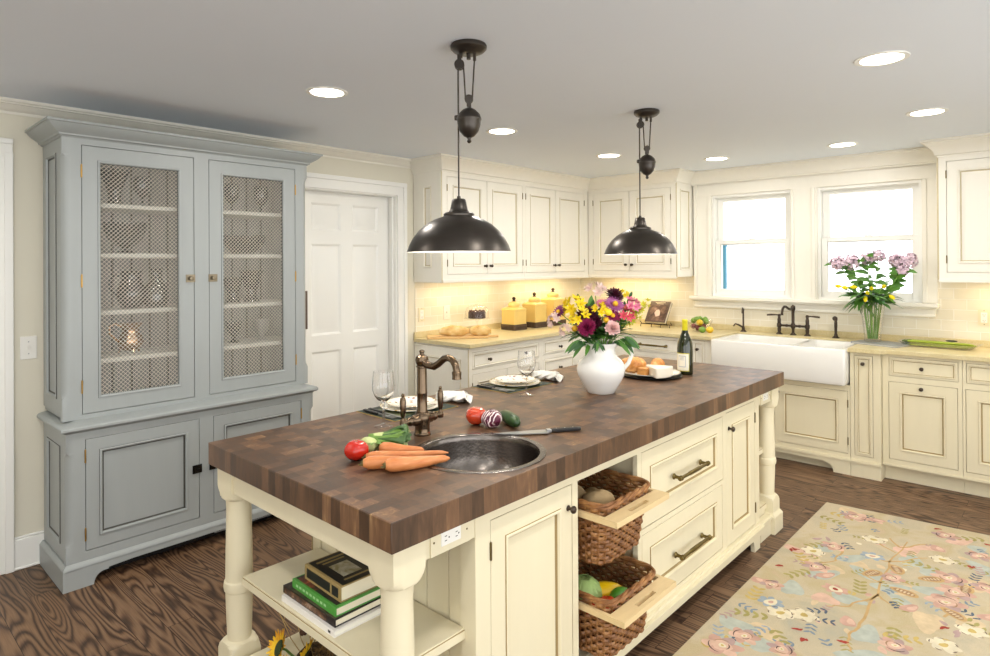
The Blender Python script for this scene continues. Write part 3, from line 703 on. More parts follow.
t = ISL = thing('kitchen_island', 'large cream painted kitchen island with turned legs, drawers and open shelves', 'island', (2.158, -3.23, 0))
def leg(x, y):
    m = M(); h = .0525; N = 32; rings = []
    def ring(R, z, sq=True, hh=h):
        return [(x+min(hh/max(abs(math.cos(q)), abs(math.sin(q))), R)*math.cos(q), y+min(hh/max(abs(math.cos(q)), abs(math.sin(q))), R)*math.sin(q), z) for q in [PI/4+2*PI*k/N for k in range(N)]]
    up = [(.0425,.668),(.0432,.690)] + [(.046+.0283*math.sin(k/8*PI/2), .694+.050*(1-math.cos(k/8*PI/2))) for k in range(9)] + [(.0743,IB)]
    low = [(.0743,0),(.0743,.165),(.070,.180),(.062,.190),(.054,.197),(.048,.199)]
    body = [(.0405,.203),(.0415,.24),(.0445,.32),(.0458,.368),(.0458,.3685),(.050,.373),(.0525,.388),(.050,.404),(.046,.4085),(.046,.409),(.0455,.45),(.0445,.52),(.0425,.60),(.0415,.66)]
    m.loft([ring(R, z) for R, z in low] + [ring(R, z, hh=1) for R, z in body] + [ring(R, z) for R, z in up])
    p = .066
    m.box(x-p, x+p, y-p, y+p, 0, .092); m.loft([[(x-p,y-p,.092),(x+p,y-p,.092),(x+p,y+p,.092),(x-p,y+p,.092)], [(x-h,y-h,.112),(x+h,y-h,.112),(x+h,y+h,.112),(x-h,y+h,.112)]], caps=(False, False))
    return m.build('leg', CREAM, t, ang=28)
LX0, LX1, LY0, LY1 = 1.715, 2.603, -4.553, -1.908
for x in (LX0, LX1):
    for y in (LY0, LY1): leg(x, y)
BX0, BX1, BY0, BY1 = 1.79, 2.643, -4.305, -2.128
TF = FA(BX1)
m = M()
for y in (LY0, LY1): m.box(LX0+.053, LX1-.053, y-.045, y-.02, .728, IB); m.box(LX0+.053, LX1-.053, y+.02, y+.045, .728, IB)
for x in (LX0, LX1-.0):
    m.box(x+.02, x+.0385, LY0+.053, BY0, .737, IB); m.box(x+.02, x+.0385, BY1, LY1-.053, .737, IB)
m.box(LX0-.0385, LX0-.02, LY0+.053, LY1-.053, .737, IB)
m.build('apron', CREAM, t, bev=.002)
# carcass built of panels so that the basket bay is hollow
m = M()
m.box(BX0, BX1-.02, BY0+.012, -3.832, .10, .70); m.box(BX0, BX1-.02, -3.382, BY1-.012, .10, IB); m.box(BX0, 2.20, -3.832, -3.382, .10, IB); m.box(2.20, BX1-.02, -3.832, -3.382, .10, .130); m.box(2.20, BX1-.02, -3.832, -3.382, .79, IB)
m.build('carcass', CREAM, t)
ops = [(-4.243,-3.838,.118,.768),(-3.806,-3.408,.134,.768),(-3.378,-2.600,.464,.768),(-3.378,-2.612,.136,.442),(-2.562,-2.190,.120,.776)]
m = M(TF); frame(m, BY0+.001, BY1-.001, .10, IB-.0005, ops); m.build('face_frame', CREAM, t)
front(t, TF, 'door', -4.243,-3.838,.118,.768, .062, CR, knobs=[(-3.862,.692)], hinges=-4.243, hm=PEWTER)
front(t, TF, 'drawer', -3.378,-2.600,.464,.768, .066, CR, pulls=[(-3.125,-2.835,.607)])
front(t, TF, 'drawer', -3.378,-2.612,.136,.442, .062, CR, pulls=[(-3.115,-2.825,.272)])
front(t, TF, 'door', -2.562,-2.190,.120,.776, .066, CR, knobs=[(-2.530,.695)], hinges=-2.190, hm=PEWTER)
# end panels of tongue and groove boards
for nm, yy, sg in (('end_panel', BY0, 1), ('end_panel', BY1, -1)):
    m = M(); f = lambda a, b: (min(yy+sg*a, yy+sg*b), max(yy+sg*a, yy+sg*b))
    m.box(BX1-.062, BX1-.0005, *f(0,.02), .0, IB); m.box(BX0, BX0+.05, *f(0,.02), .0, IB); m.box(BX0+.05, BX1-.062, *f(0,.02), .74, IB)
    k = BX0+.052; i = 0
    m.mi = 1; m.box(BX0+.05, BX1-.062, *f(.0115,.0118), .0, .74); m.mi = 0
    while k < BX1-.066:
        m.box(k, min(k+.0935, BX1-.064), *f(.006,.0115), .0, .74); k += .098
    m.build(nm, CR, t, bev=.0015)
m = M(lambda p: (BX0-p[1], p[0], p[2])); panel(m, BY0, -3.6, .10, IB, .09, .012, 0); panel(m, -3.6, -2.85, .10, IB, .09, .012, 0); panel(m, -2.85, BY1, .10, IB, .09, .012, 0); m.build('back_panel', CR, t, ang=25)
# shelves at both ends
for z, nm in ((.465,'shelf'), (.165,'low_shelf')):
    for y0, y1 in ((-4.597, BY0), (BY1, -1.862)):
        m = M(); x0, x1 = 1.828, 2.600
        if nm == 'low_shelf': x0, x1 = 1.79, 2.62
        m.box(x0, x1, y0, y1, z-.03, z-.006); m.mi = 1; m.box(x0+.0005, x1-.0005, y0+.0005, y1-.0005, z-.0065, z-.005); m.mi = 0; m.box(x0+.003, x1-.003, y0+.003, y1-.001, z-.005, z)
        if nm == 'low_shelf':
            m.box(x0+.01, x1-.01, y0+.02, y1, .0, z-.03)
        m.build(nm, CR, t, bev=.0015)
# base moulding with bracket feet on the long front
m = M(TF)
a, b = BY0, BY1+.0
m.box(a, b-.0, .0, .022, .062, .105); m.box(a, b, .022, .030, .094, .104); m.box(a, b, 0, .014, .105, .118)
for s, x in ((1, a), (-1, b-.055)):
    arc = [(x+s*(.075+.03*(1-math.cos(k/6*PI/2))), .064*math.sin(k/6*PI/2)) for k in range(7)]
    pts = [(x,0)] + arc + [(x,.064)]
    m.prism(pts, 0, .022, lambda u, v, n: (u, n, v))
m.box(b, LY1-.06, -.03, .005, .0, .105); m.box(b, LY1-.06, -.03, .012, .085, .1)
m.box(LY0+.06, a, -.03, .005, .0, .105)
m.build('base_moulding', CREAM, t, bev=.0015)
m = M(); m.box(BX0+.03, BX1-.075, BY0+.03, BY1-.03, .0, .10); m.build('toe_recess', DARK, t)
def socket(parent, T, u, v, hor=True, s=1, plate=None):
    """double socket: plate, two faces with slots, screws"""
    m = M(T); w, h = (.072, .045) if hor else (.035, .057)
    w *= s; h *= s
    m.mi = 0; m.box(u-w, u+w, 0, .004, v-h*.8 if hor else v-h, v+h*.8 if hor else v+h)
    m.mi = 1
    if hor: m.box(u-.036, u+.036, .004, .006, v-.018, v+.018)
    else: m.box(u-.018, u+.018, .004, .006, v-.036, v+.036)
    m.mi = 2
    for k in (-1, 1):
        for a, b in ((-.006,.008),(.006,.008)):
            if hor: m.box(u+k*.02-.004, u+k*.02+.004, .006, .0064, v+a-.001, v+a+.001)
            else: m.box(u+a-.001, u+a+.001, .006, .0064, v+k*.02-.004, v+k*.02+.004)
        if hor: m.box(u+k*.02+.008-.002*k, u+k*.02+.012-.002*k, .006, .0064, v-.002, v+.002)
        else: m.box(u-.002, u+.002, .006, .0064, v+k*.02-.012, v+k*.02-.008)
    m.mi = 3
    for k in (-1, 1):
        sc = onto(T, u+k*w*.85, v, .004) if hor else onto(T, u, v+k*h*.85, .004)
        m.T = sc; m.lathe([(0,0),(.003,0),(.003,.001),(0,.001)], n=10)
    return m.build('socket', (plate or CREAM, PLASTIC, DARK, PEWTER), parent, bev=.0008)
TS = FA(LX1+.0385)
socket(t, TS, -4.402, .775); socket(t, TS, -2.035, .772)

# ------------------------------------------------------------------ wicker baskets on maple trays
WICK = NT('wicker_willow'); _n = WICK.noise(WICK.co(), 22, 3); WICK.set(Base_Color=WICK.ramp(_n, [(.25, lin('#5f3a1e')), (.5, lin('#8c5d33')), (.75, lin('#b5854f'))]), Roughness=.5); WICK = WICK.m
def rrect(cx, cy, hx, hy, r, n):
    """points round a rounded rectangle, evenly spaced, with outward normals"""
    segs = []; L = 0
    st = 2*(hx-r), 2*(hy-r); per = 2*st[0]+2*st[1]+2*PI*r; out = []
    for k in range(n):
        d = per*k/n
        for q in range(4):
            l = st[q % 2 == 0 and 1 or 0]
            ang = q*PI/2
            ux, uy = -math.sin(ang), math.cos(ang); nx, ny = math.cos(ang), math.sin(ang)
            bx, by = [(hx, -(hy-r)), (hx-r, hy), (-hx, hy-r), (-(hx-r), -hy)][q]
            if d <= l: out.append((cx+bx+ux*d, cy+by+uy*d, nx, ny)); break
            d -= l
            if d <= PI/2*r:
                a = ang + d/r; ox, oy = [(hx-r,hy-r),(-(hx-r),hy-r),(-(hx-r),-(hy-r)),(hx-r,-(hy-r))][q]
                out.append((cx+ox+r*math.cos(a), cy+oy+r*math.sin(a), math.cos(a), math.sin(a))); break
            d -= PI/2*r
    return out
def basket(label, cx, cy, zt, hx, hy, depth, front):
    """zt: top of the maple tray; the basket hangs in it"""
    t = thing('wicker_basket', label, 'basket', (cx, cy, zt-depth))
    NSk = 52; rows = 15; m = M()
    for i in range(rows):
        f = i/(rows-1); z = zt-depth+.008+f*(depth+.018); k = .86+.14*f
        P = rrect(cx, cy, hx*k, hy*k, .05, NSk*2); pts = []
        ring = []
        for j, (x, y, nx, ny) in enumerate(P):
            o = .0045*(1 if ((j//2 + i) % 2 == 0) else -1)
            pts.append((x+nx*o, y+ny*o, z))
        R = [[(p[0]+P[j][2]*.003, p[1]+P[j][3]*.003, p[2]), (p[0], p[1], p[2]+.0068), (p[0]-P[j][2]*.003, p[1]-P[j][3]*.003, p[2]), (p[0], p[1], p[2]-.0068)] for j, p in enumerate(pts)]
        m.loft(R, True, wrap=True)
    P0 = rrect(cx, cy, hx*.86, hy*.86, .05, NSk); P1 = rrect(cx, cy, hx, hy, .05, NSk)
    for j in range(0, NSk):
        a, b = P0[j], P1[j]; m.tube([(a[0],a[1],zt-depth+.004), (b[0],b[1],zt+.028)], .0032, 5)
    m.build('woven_sides', WICK, t)
    m = M(); B = rrect(cx, cy, hx*.86, hy*.86, .05, 40); m.prism([(p[0],p[1]) for p in B], zt-depth+.002, zt-depth+.008); m.build('base', WICK, t)
    m = M(); P = rrect(cx, cy, hx+.002, hy+.002, .05, 120)
    for ph in (0, 2*PI/3, 4*PI/3):
        pts = [(x+nx*.0055*math.cos(j*.42+ph), y+ny*.0055*math.cos(j*.42+ph), zt+.026+.0055*math.sin(j*.42+ph)) for j, (x,y,nx,ny) in enumerate(P)]
        pts += pts[:1]
        m.tube(pts, .0058, 6, caps=False)
    m.build('braided_rim', WICK, t)
    # tray board with a cut-out for the basket and a slot grip
    m = M(); y0, y1 = cy-hy-.018, cy+hy+.018; xb, xi = cx-hx-.02, cx+hx+.004
    m.box(xb, xi, y0, cy-hy-.0035, zt-.02, zt); m.box(xb, xi, cy+hy+.0035, y1, zt-.02, zt)
    xs, xe = front-.034, front-.016; s0, s1 = cy-.062, cy+.062
    m.box(xi, xs, y0, y1, zt-.02, zt); m.box(xe, front, y0, y1, zt-.02, zt); m.box(xs, xe, y0, s0, zt-.02, zt); m.box(xs, xe, s1, y1, zt-.02, zt)
    m.build('maple_tray', MAPLE, t)
    return t
basket('upper wicker pull-out basket on a maple tray, holding potatoes', 2.525, -3.606, .658, .20, .163, .19, 2.786)
basket('lower wicker pull-out basket on a maple tray, holding colourful vegetables', 2.545, -3.606, .340, .20, .163, .185, 2.811)
# ------------------------------------------------------------------ prep sink and tap
SINKZ = IT
t = thing('prep_sink', 'round hammered metal prep sink set into the walnut island top', 'sink', (SX, SY, IT-.172))
m = M(); m.lathe([(.224,.0),(.2235,.0022),(.214,.0035),(.203,.002),(.1985,-.004),(.197,-.02),(.192,-.07),(.176,-.12),(.145,-.15),(.09,-.163),(.03,-.166),(0,-.167),(0,-.169),(.09,-.166),(.15,-.154),(.18,-.12),(.196,-.07),(.2,-.02),(.2,.0)], (SX,SY,IT+.0005), 56); m.build('bowl', HAMMER, t)
m = M(); m.lathe([(0,.0),(.038,0),(.04,.003),(.028,.004),(.02,.001),(0,.001)], (SX,SY,IT-.166), 24); m.build('drain', mat('drain_bronze','#5b5048',.35,1), t)
FX, FY = 2.130, -4.058
t = thing('bridge_tap', 'antique nickel gooseneck tap with two levers beside the island prep sink', 'tap', (FX, FY, IT))
m = M(); c = (FX, FY, IT)
m.lathe([(0,0),(.031,0),(.031,.006),(.028,.010),(.027,.030),(.029,.05),(.031,.062),(.027,.078),(.0205,.084),(.0205,.09),(.0185,.094),(.0185,.15),(.0192,.152),(.0192,.156),(.0185,.158),(.0175,.245),(.021,.248),(.021,.252),(.018,.255),(.022,.262),(.025,.274),(.022,.286),(.014,.291),(.008,.294),(.007,.299),(.010,.303),(.009,.309),(0,.312)], c, 28); m.build('column', NICKEL, t)
m = M(); z = IT
m.tube([(FX+.012,FY,z+.268),(FX+.04,FY-.001,z+.258),(FX+.07,FY-.003,z+.257),(FX+.095,FY-.004,z+.270),(FX+.125,FY-.005,z+.291),(FX+.150,FY-.006,z+.297),(FX+.172,FY-.007,z+.290),(FX+.186,FY-.008,z+.275),(FX+.191,FY-.008,z+.258),(FX+.192,FY-.008,z+.247)], [.014,.0135,.013,.0125,.0125,.0125,.0125,.0125,.0125,.0125], 14)
m.lathe([(.0125,0),(.0165,-.002),(.0165,-.012),(.0155,-.020),(.0165,-.024),(.0165,-.028),(0,-.028)], (FX+.192,FY-.008,z+.255), 16); m.build('spout', NICKEL, t)
m = M(); zc = z+.058
m.T = lambda p: (FX+p[0], FY+p[2], zc+p[1])
m.lathe([(0,-.098),(.011,-.096),(.013,-.084),(.008,-.08),(.008,-.07),(.015,-.064),(.017,-.056),(.013,-.05),(.02,-.04),(.022,0),(.02,.04),(.013,.05),(.017,.056),(.015,.064),(.008,.07),(.008,.08),(.013,.084),(.011,.096),(0,.098)], n=20)
m.build('valve_body', NICKEL, t)
for s in (-1, 1):
    m = M(); m.lathe([(0,-.012),(.011,-.011),(.012,0),(.009,.010),(.0065,.016),(.0065,.022),(.009,.028),(.0105,.05),(.0115,.078),(.009,.09),(.005,.094),(.006,.099),(.0055,.104),(0,.107)], (FX, FY+s*.09, zc), 18); m.build('lever', NICKEL, t)

# ------------------------------------------------------------------ vegetables on the island
TOM = NT('tomato_skin'); TOM.set(Base_Color=TOM.mix(TOM.noise(TOM.co(), 14, 2), lin('#b3170c'), lin('#cf2c16')), Roughness=.18, Coat_Weight=.4); TOM = TOM.m
LEAFG = mat('green_leaf', '#4f7f2c', .5, var=.3, sc=25); STEMG = mat('green_stem', '#6f9a3c', .55, var=.2, sc=30); DLEAF = mat('dark_green_leaf', '#2c5a22', .45, var=.3, sc=25)
TOMO = mat('orange_red_tomato_skin', '#c8401f', .2, var=.12, sc=10, Coat_Weight=.4)
def tomato(name, label, x, y, z, r, mt, cat='tomato', squash=.86, group=None):
    t = thing(name, label, cat, (x, y, z), rz=random.random()*6, group=group)
    m = M(); m.blob((0,0,r*squash), (r,r,r*squash), 28, 16, lambda th, ph: (1+.035*math.cos(5*th)*math.sin(ph))*(1-.16*math.exp(-(ph/.42)**2)) ); m.build('flesh', mt, t, w=False, ang=80)
    m = M()
    for k in range(5): m.leaf((0,0,r*squash*1.72), (math.cos(k*1.257), math.sin(k*1.257), .12), r*.55, r*.16, .25, 3)
    m.tube([(0,0,r*squash*1.68),(0.002,0.001,r*squash*1.86)], r*.06, 6); m.build('calyx', STEMG, t, w=False)
    return t
tomato('tomato', 'glossy red tomato at the front left of the island, left of the carrots', 2.200, -4.395, IT, .0385, TOM)
tomato('tomato', 'orange red tomato behind the prep sink beside the radicchio', 2.178, -3.825, IT, .041, TOMO)
CAR = NT('carrot_skin'); _v = CAR.co((1,1,1)); CAR.set(Base_Color=CAR.ramp(CAR.noise(CAR.co((6,6,40)), 3, 3), [(.3, lin('#c9773f')), (.6, lin('#d98d55')), (.8, lin('#e3a573'))]), Roughness=.45); CAR = CAR.m
def carrot(label, a, b, r):
    a, b = Vector(a), Vector(b); d = b-a
    t = thing('carrot', label, 'carrot', (a.x, a.y, a.z-r))
    pts = []; rs = []; n = 14
    for k in range(n+1):
        f = k/n; p = a+d*f; p.x += .004*math.sin(f*5+a.x*90); p.z += .001*math.sin(f*9)
        pts.append(p); rs.append(r*((.55+.45*min(1, f*9)**.5) * (1-.62*f**1.3))*(1+.02*math.sin(k*2.3)) if f < .99 else r*.12)
    m = M(); m.tube(pts, rs, 16); m.build('root', CAR, t, ang=60)
    m = M(); dn = d.normalized(); m.tube([a-dn*.005, a+dn*.004], [r*.34, r*.42], 10)
    for k in range(5):
        o = Vector((math.cos(k*1.3)*r*.2, math.sin(k*1.3)*r*.2, math.sin(k*1.3)*r*.2)); m.tube([a-dn*.002+o, a-dn*.010+o*1.2], [.002,.0014], 5)
    m.build('crown_stub', mat('dried_carrot_top','#6d6236',.7,var=.3,sc=60), t)
carrot('orange carrot in front with a green crown stub, tip over the prep sink rim', (2.372,-4.412,IT+.0235), (2.446,-4.214,IT+.013), .0235)
carrot('thick orange carrot with a cut crown behind the front carrot', (2.300,-4.440,IT+.0215), (2.425,-4.232,IT+.012), .0215)
carrot('long orange carrot in the middle, its tip reaching the sink', (2.238,-4.386,IT+.017), (2.400,-4.178,IT+.013), .017)
carrot('short orange carrot at the back, lying against the lettuce', (2.215,-4.312,IT+.0215), (2.322,-4.215,IT+.015), .0215)
def leafy(name, label, cat, loc, L, W, H, rz, mats, n=16, core=None, coremat=None):
    t = thing(name, label, cat, loc, rz=rz)
    m = M(); m.blob((L*.12,0,H*.46), (L*.36,W*.36,H*.42), 18, 12); m.build('heart', coremat or mats[0], t, w=False, ang=80)
    for k in range(n):
        m = M(); ph = random.uniform(-2.4, 2.4) if k else 0; a0 = random.uniform(-.18,.18)
        rad = random.uniform(.7,1.0); tw = k*1.7
        def fn(u, v, ph=ph, rad=rad, tw=tw):
            w = (v-.5)*2; wd = W*.5*(.35+.65*math.sin(PI*min(1, u*.75+.18)))
            ang = ph + w*.8
            r = (.38+.14*u)*H*rad + .008*math.sin(v*19+u*11+tw)*u
            return (-L*.5+L*u*(.85+.15*math.sin(tw)), math.sin(ang)*wd*.95*rad*(.6+.4*u), H*.46+math.cos(ang)*r+.005*math.sin(u*17+v*13+tw)*u)
        m.sheet(fn, 8, 8); m.build('leaf', mats[k % len(mats)], t, w=False, solid=.0012, ang=80)
    return t
PALE = mat('pale_lettuce_rib', '#c3cf8c', .5, var=.15, sc=20); LET = mat('lettuce_leaf', '#6f9440', .45, var=.35, sc=30); LETD = mat('dark_lettuce_leaf', '#42632f', .45, var=.4, sc=40)
t = thing('romaine_lettuce', 'small green romaine lettuce with curled dark leaf tips behind the carrots', 'lettuce', (2.172,-4.235,IT), rz=.85)
m = M(); m.blob((-.03,0,.026), (.055,.028,.026), 18, 12); m.build('heart', PALE, t, w=False, ang=80)
for k in range(15):
    m = M(); ph = -1.5+3.0*((k*7) % 15)/14; rad = .018+.009*((k*4) % 5)/4; Lk = .115+.03*random.random(); fl = .6+.8*random.random(); tw = k*1.3
    def fn(u, v, ph=ph, rad=rad, Lk=Lk, fl=fl, tw=tw):
        w = (v-.5)*2; a = ph+w*(.55+.25*u); r = rad*(1+fl*u*u)+.006*u*math.sin(w*7+tw+u*6)*(.4+abs(w))
        x = -.075+Lk*u*(1-.12*w*w)
        return (x+.004*math.sin(w*9+tw)*u, math.sin(a)*r*1.15, max(.003, .024+math.cos(a)*r*.85))
    m.sheet(fn, 9, 10); m.build('leaf', (PALE, LET, LETD, LET, LETD)[k % 5], t, w=False, solid=.0011, ang=80)
t = thing('fennel_bulb', 'pale green bulb of lettuce between the red tomato and the romaine', 'vegetable', (2.165,-4.325,IT))
m = M(); m.blob((2.165,-4.325,IT+.026), (.034,.03,.026), 18, 12, lambda th, ph: 1+.06*math.cos(6*th)*math.sin(ph)); m.build('bulb', PALE, t, ang=80)
for k in range(7):
    m = M(); m.leaf((2.165+.012*math.cos(k),-4.32+.012*math.sin(k),IT+.03), (math.cos(k*.9),math.sin(k*.9)+.4,.5), .05, .022, .4, 5); m.build('leaf', LET, t)
RAD = NT('radicchio_leaf'); _w = RAD.n('ShaderNodeTexWave'); _w.inputs['Scale'].default_value = 24; _w.inputs['Distortion'].default_value = 9; _w.inputs['Detail'].default_value = 3; RAD.l(RAD.co(), _w.inputs['Vector'])
RAD.set(Base_Color=RAD.ramp(_w.outputs['Fac'], [(.3, lin('#5a1a33')), (.62, lin('#7d2c4a')), (.72, lin('#e6d3d4')), (1, lin('#efe4e0'))]), Roughness=.4); RAD = RAD.m
t = thing('radicchio', 'purple and white veined radicchio head between tomato and cucumber', 'radicchio', (2.252,-3.815,IT))
m = M(); m.blob((2.252,-3.815,IT+.032), (.036,.040,.0325), 24, 16, lambda th, ph: 1+.04*math.cos(4*th+2*ph)+.02*math.sin(9*th)); m.build('head', RAD, t, ang=80)
for k in range(4):
    m = M(); ph0 = k*1.5; m.sheet(lambda u, v, p=ph0: (2.252+.0385*math.cos(p+(v-.5)*1.3)*math.sin(.3+u*1.7), -3.815+.0425*math.sin(p+(v-.5)*1.3)*math.sin(.3+u*1.7), IT+.0335+.034*math.cos(.3+u*1.7)), 6, 6); m.build('leaf', RAD, t, solid=.001, ang=80)
CUC = NT('cucumber_skin'); CUC.set(Base_Color=CUC.ramp(CUC.noise(CUC.co((20,20,20)), 3, 3), [(.3, lin('#1b3314')), (.6, lin('#2d4d20')), (.85, lin('#52702f'))]), Roughness=.35); CUC = CUC.m
m = M(); m.tube([(2.205,-3.705,IT+.024),(2.212,-3.708,IT+.0245),(2.235,-3.72,IT+.025),(2.28,-3.742,IT+.0255),(2.325,-3.765,IT+.025),(2.345,-3.778,IT+.0245),(2.354,-3.784,IT+.024)], [.008,.016,.0225,.025,.0235,.016,.006], 18)
tag(m.build('cucumber', CUC, ang=70), 'dark green cucumber lying right of the radicchio behind the sink', 'cucumber')
# chef's knife lying over the sink rim
t = thing('kitchen_knife', 'chef knife with black riveted handle lying over the prep sink rim', 'knife', (2.47,-3.752,IT+.004))
kd = (Vector((2.534,-3.622,0))-Vector((2.352,-3.905,0))).normalized(); kn = Vector((-kd.y, kd.x, 0)); ko = Vector((2.352,-3.905,IT+.006))
KT = lambda p: tuple(ko+kd*p[0]+kn*p[1]+Vector((0,0,p[2])))
m = M(KT); m.prism([(0,.022),(.04,-.002),(.10,-.017),(.185,-.028),(.198,-.028),(.198,.018),(.10,.022)], 0, .0022); m.build('blade', STEEL, t)
m = M(KT); m.box(.196,.214,-.010,.012,-.004,.0075); m.build('bolster', STEEL, t, bev=.002)
m = M(KT); m.loft([[(x, y*w, z*h+.0018) for y, z in ((-.011,-.5),(.011,-.5),(.012,0),(.011,.5),(-.011,.5),(-.012,0))] for x, w, h in ((.214,.85,.012),(.24,1,.0135),(.28,.95,.0135),(.31,1.05,.0135),(.325,1.0,.012),(.330,.8,.009))]); m.build('handle', BLACKP, t, bev=.002)
for k in (.235,.268,.300):
    m = M(lambda p, k=k: KT((k+p[0], p[1], .0085+p[2]))); m.lathe([(0,0),(.0028,0),(.0028,.0006),(0,.0008)], n=10); m.build('rivet', STEEL, t)

# ------------------------------------------------------------------ place settings
MATG = mat('dark_green_placemat', '#2e3b30', .6, var=.3, sc=14); MATB = mat('ochre_mat_border', '#a98f4b', .55); MATL = mat('olive_mat_print','#7f8560',.6,var=.4,sc=20)
CHINA = NT('patterned_china'); _vo = CHINA.n('ShaderNodeTexVoronoi'); _vo.inputs['Scale'].default_value = 34; CHINA.l(CHINA.co(), _vo.inputs['Vector'])
_msk = CHINA.math('LESS_THAN', _vo.outputs['Distance'], .24)
_cc = CHINA.ramp(CHINA.noise(CHINA.co(), 40, 2), [(.35, lin('#7a6a2e')), (.5, lin('#8f3f34')), (.62, lin('#c79a3e')), (.75, lin('#51663a'))])
CHINA.set(Base_Color=CHINA.mix(_msk, lin('#f2efe4'), _cc), Roughness=.15); CHINA = CHINA.m
NAP = mat('white_linen', '#efece4', .9, var=.03, sc=30, bump=.2)
def placemat(label, cx, cy, z=IT):
    t = thing('placemat', label, 'placemat', (cx, cy, z)); m = M(); m.box(-.128,.128,-.172,.172,0,.0025); m.mi = 1; m.box(-.13,.13,-.175,.175,0,.002)
    m.mi = 2; m.box(-.09,.09,-.13,.13,.0025,.0028); m.build('mat_board', (MATG, MATB, MATL), t, w=False); return t
def plate(label, cx, cy, z, r, mt, nm='dinner_plate'):
    t = thing(nm, label, 'plate', (cx, cy, z)); m = M(); m.lathe([(0,.0),(r*.55,0),(r*.6,.001),(r*.68,.006),(r*.98,.013),(r,.0145),(r*.985,.0165),(r*.7,.0095),(r*.6,.005),(0,.004)], (0,0,0), 40); m.build('dish', mt, t, w=False, ang=60)
    m = M(); m.mi = 0; m.lathe([(r*.965,.0168),(r*.975,.0176),(r*.99,.0171),(r*.975,.0162),(r*.965,.0168)], (0,0,0), 40); m.build('gold_rim', MATB, t, w=False); return t
def cutlery(label, kind, x, y, z):
    t = thing(kind, label, kind.split('_')[-1], (x, y, z)); m = M(); m.box(-.10,.0,-.009,.009,.002,.011); m.build('handle', BLACKP, t, w=False, bev=.004)
    m = M()
    if 'fork' in kind:
        m.box(-.002,.055,-.003,.003,.004,.008); m.box(.055,.072,-.011,.011,.004,.007)
        for k in range(4): m.box(.07,.105,-.011+k*.0064,-.0082+k*.0064,.004,.0065)
    else: m.prism([(0,-.005),(.10,-.011),(.118,-.004),(.12,.006),(.0,.006)], .004, .0065)
    m.build('blade' if 'knife' in kind else 'tines', STEEL, t, w=False); return t
def napkin(label, x, y, z, rz, L=.125):
    m = M(); 
    def fn(u, v):
        a = v*2*PI; w = .030+.020*u+.005*math.sin(u*9); return (-L/2+L*u+.010*math.sin(a*3), math.cos(a)*w*(1+.22*math.sin(u*17+a*2)), max(0, .0235+math.sin(a)*.0215*(1+.25*math.sin(a*3+u*9))-.001))
    m.sheet(fn, 18, 24)
    m.poly([fn(0, v/24) for v in range(24)]); m.poly([fn(1, v/24) for v in range(24)])
    t = thing('napkin', label, 'napkin', (x, y, z), rz=rz); m.build('rolled_cloth', NAP, t, w=False, ang=70)
    m = M()
    def f2(u, v): return (L*.36+.05*u*math.cos((v-.5)*1.8), (v-.5)*.10*(1+u*.4)+.004*math.sin(v*20), .012+.012*math.sin(v*9+u*3)+.01*(1-u))
    m.sheet(f2, 6, 14); m.build('cloth_end', NAP, t, w=False, solid=.002, ang=70)
    return t
FOOTG = thin_glass('glass_foot', .14, .6)
def wineglass(label, x, y, z, r=.043, H=.212):
    t = thing('wine_glass', label, 'glass', (x, y, z)); k = H/.212
    m = M(); m.lathe([(.0365,.0),(.036,.0014),(.02,.004),(.006,.0102)], (0,0,0), 32); m.build('foot', FOOTG, t, w=False, ang=70)
    m = M(); m.lathe([(0,.010),(.0055,.0104),(.0042,.02),(.004,.06),(.005,.085),(.009,.094),(.022,.102),(.035,.118),(.0425,.140),(.0435,.158),(.041,.185),(.0385,.212),(.0375,.2122),(.040,.185),(.0425,.158),(.0415,.141),(.034,.1195),(.02,.104),(.006,.0975),(0,.097)], (0,0,0), 32)
    for v in m.b.verts: v.co.x *= r/.043; v.co.y *= r/.043; v.co.z *= k
    m.build('glass_body', CRYSTAL, t, w=False, ang=70); return t
for i, (cx, cy, wl) in enumerate(((1.778,-3.835,'behind the island tap'),(1.772,-3.140,'left of the white pitcher'))):
    placemat('dark green bordered placemat %s' % wl, cx, cy)
    plate('larger patterned white plate on the placemat %s' % wl, cx-.005, cy+.022, IT+.003, .134, CHINA)
    plate('smaller patterned white plate topmost on the placemat %s' % wl, cx-.005, cy+.022, IT+.0145, .108, CHINA, 'salad_plate')
    cutlery('black handled knife on the placemat %s' % wl, 'table_knife', cx+.0, cy-.130, IT+.003)
    cutlery('black handled fork on the placemat %s' % wl, 'table_fork', cx-.0, cy-.156, IT+.003)
    napkin('rolled white cloth napkin beside the plates %s' % ('behind the tap' if i == 0 else 'next to the pitcher'), cx+.035, cy+.225 if i == 0 else cy+.228, IT+.0005, .75 if i == 0 else .45)
wineglass('empty stemmed wine glass on the island left of the tap', 1.925, -4.078, IT)
wineglass('empty stemmed wine glass on the island left of the white pitcher', 1.985, -3.285, IT)

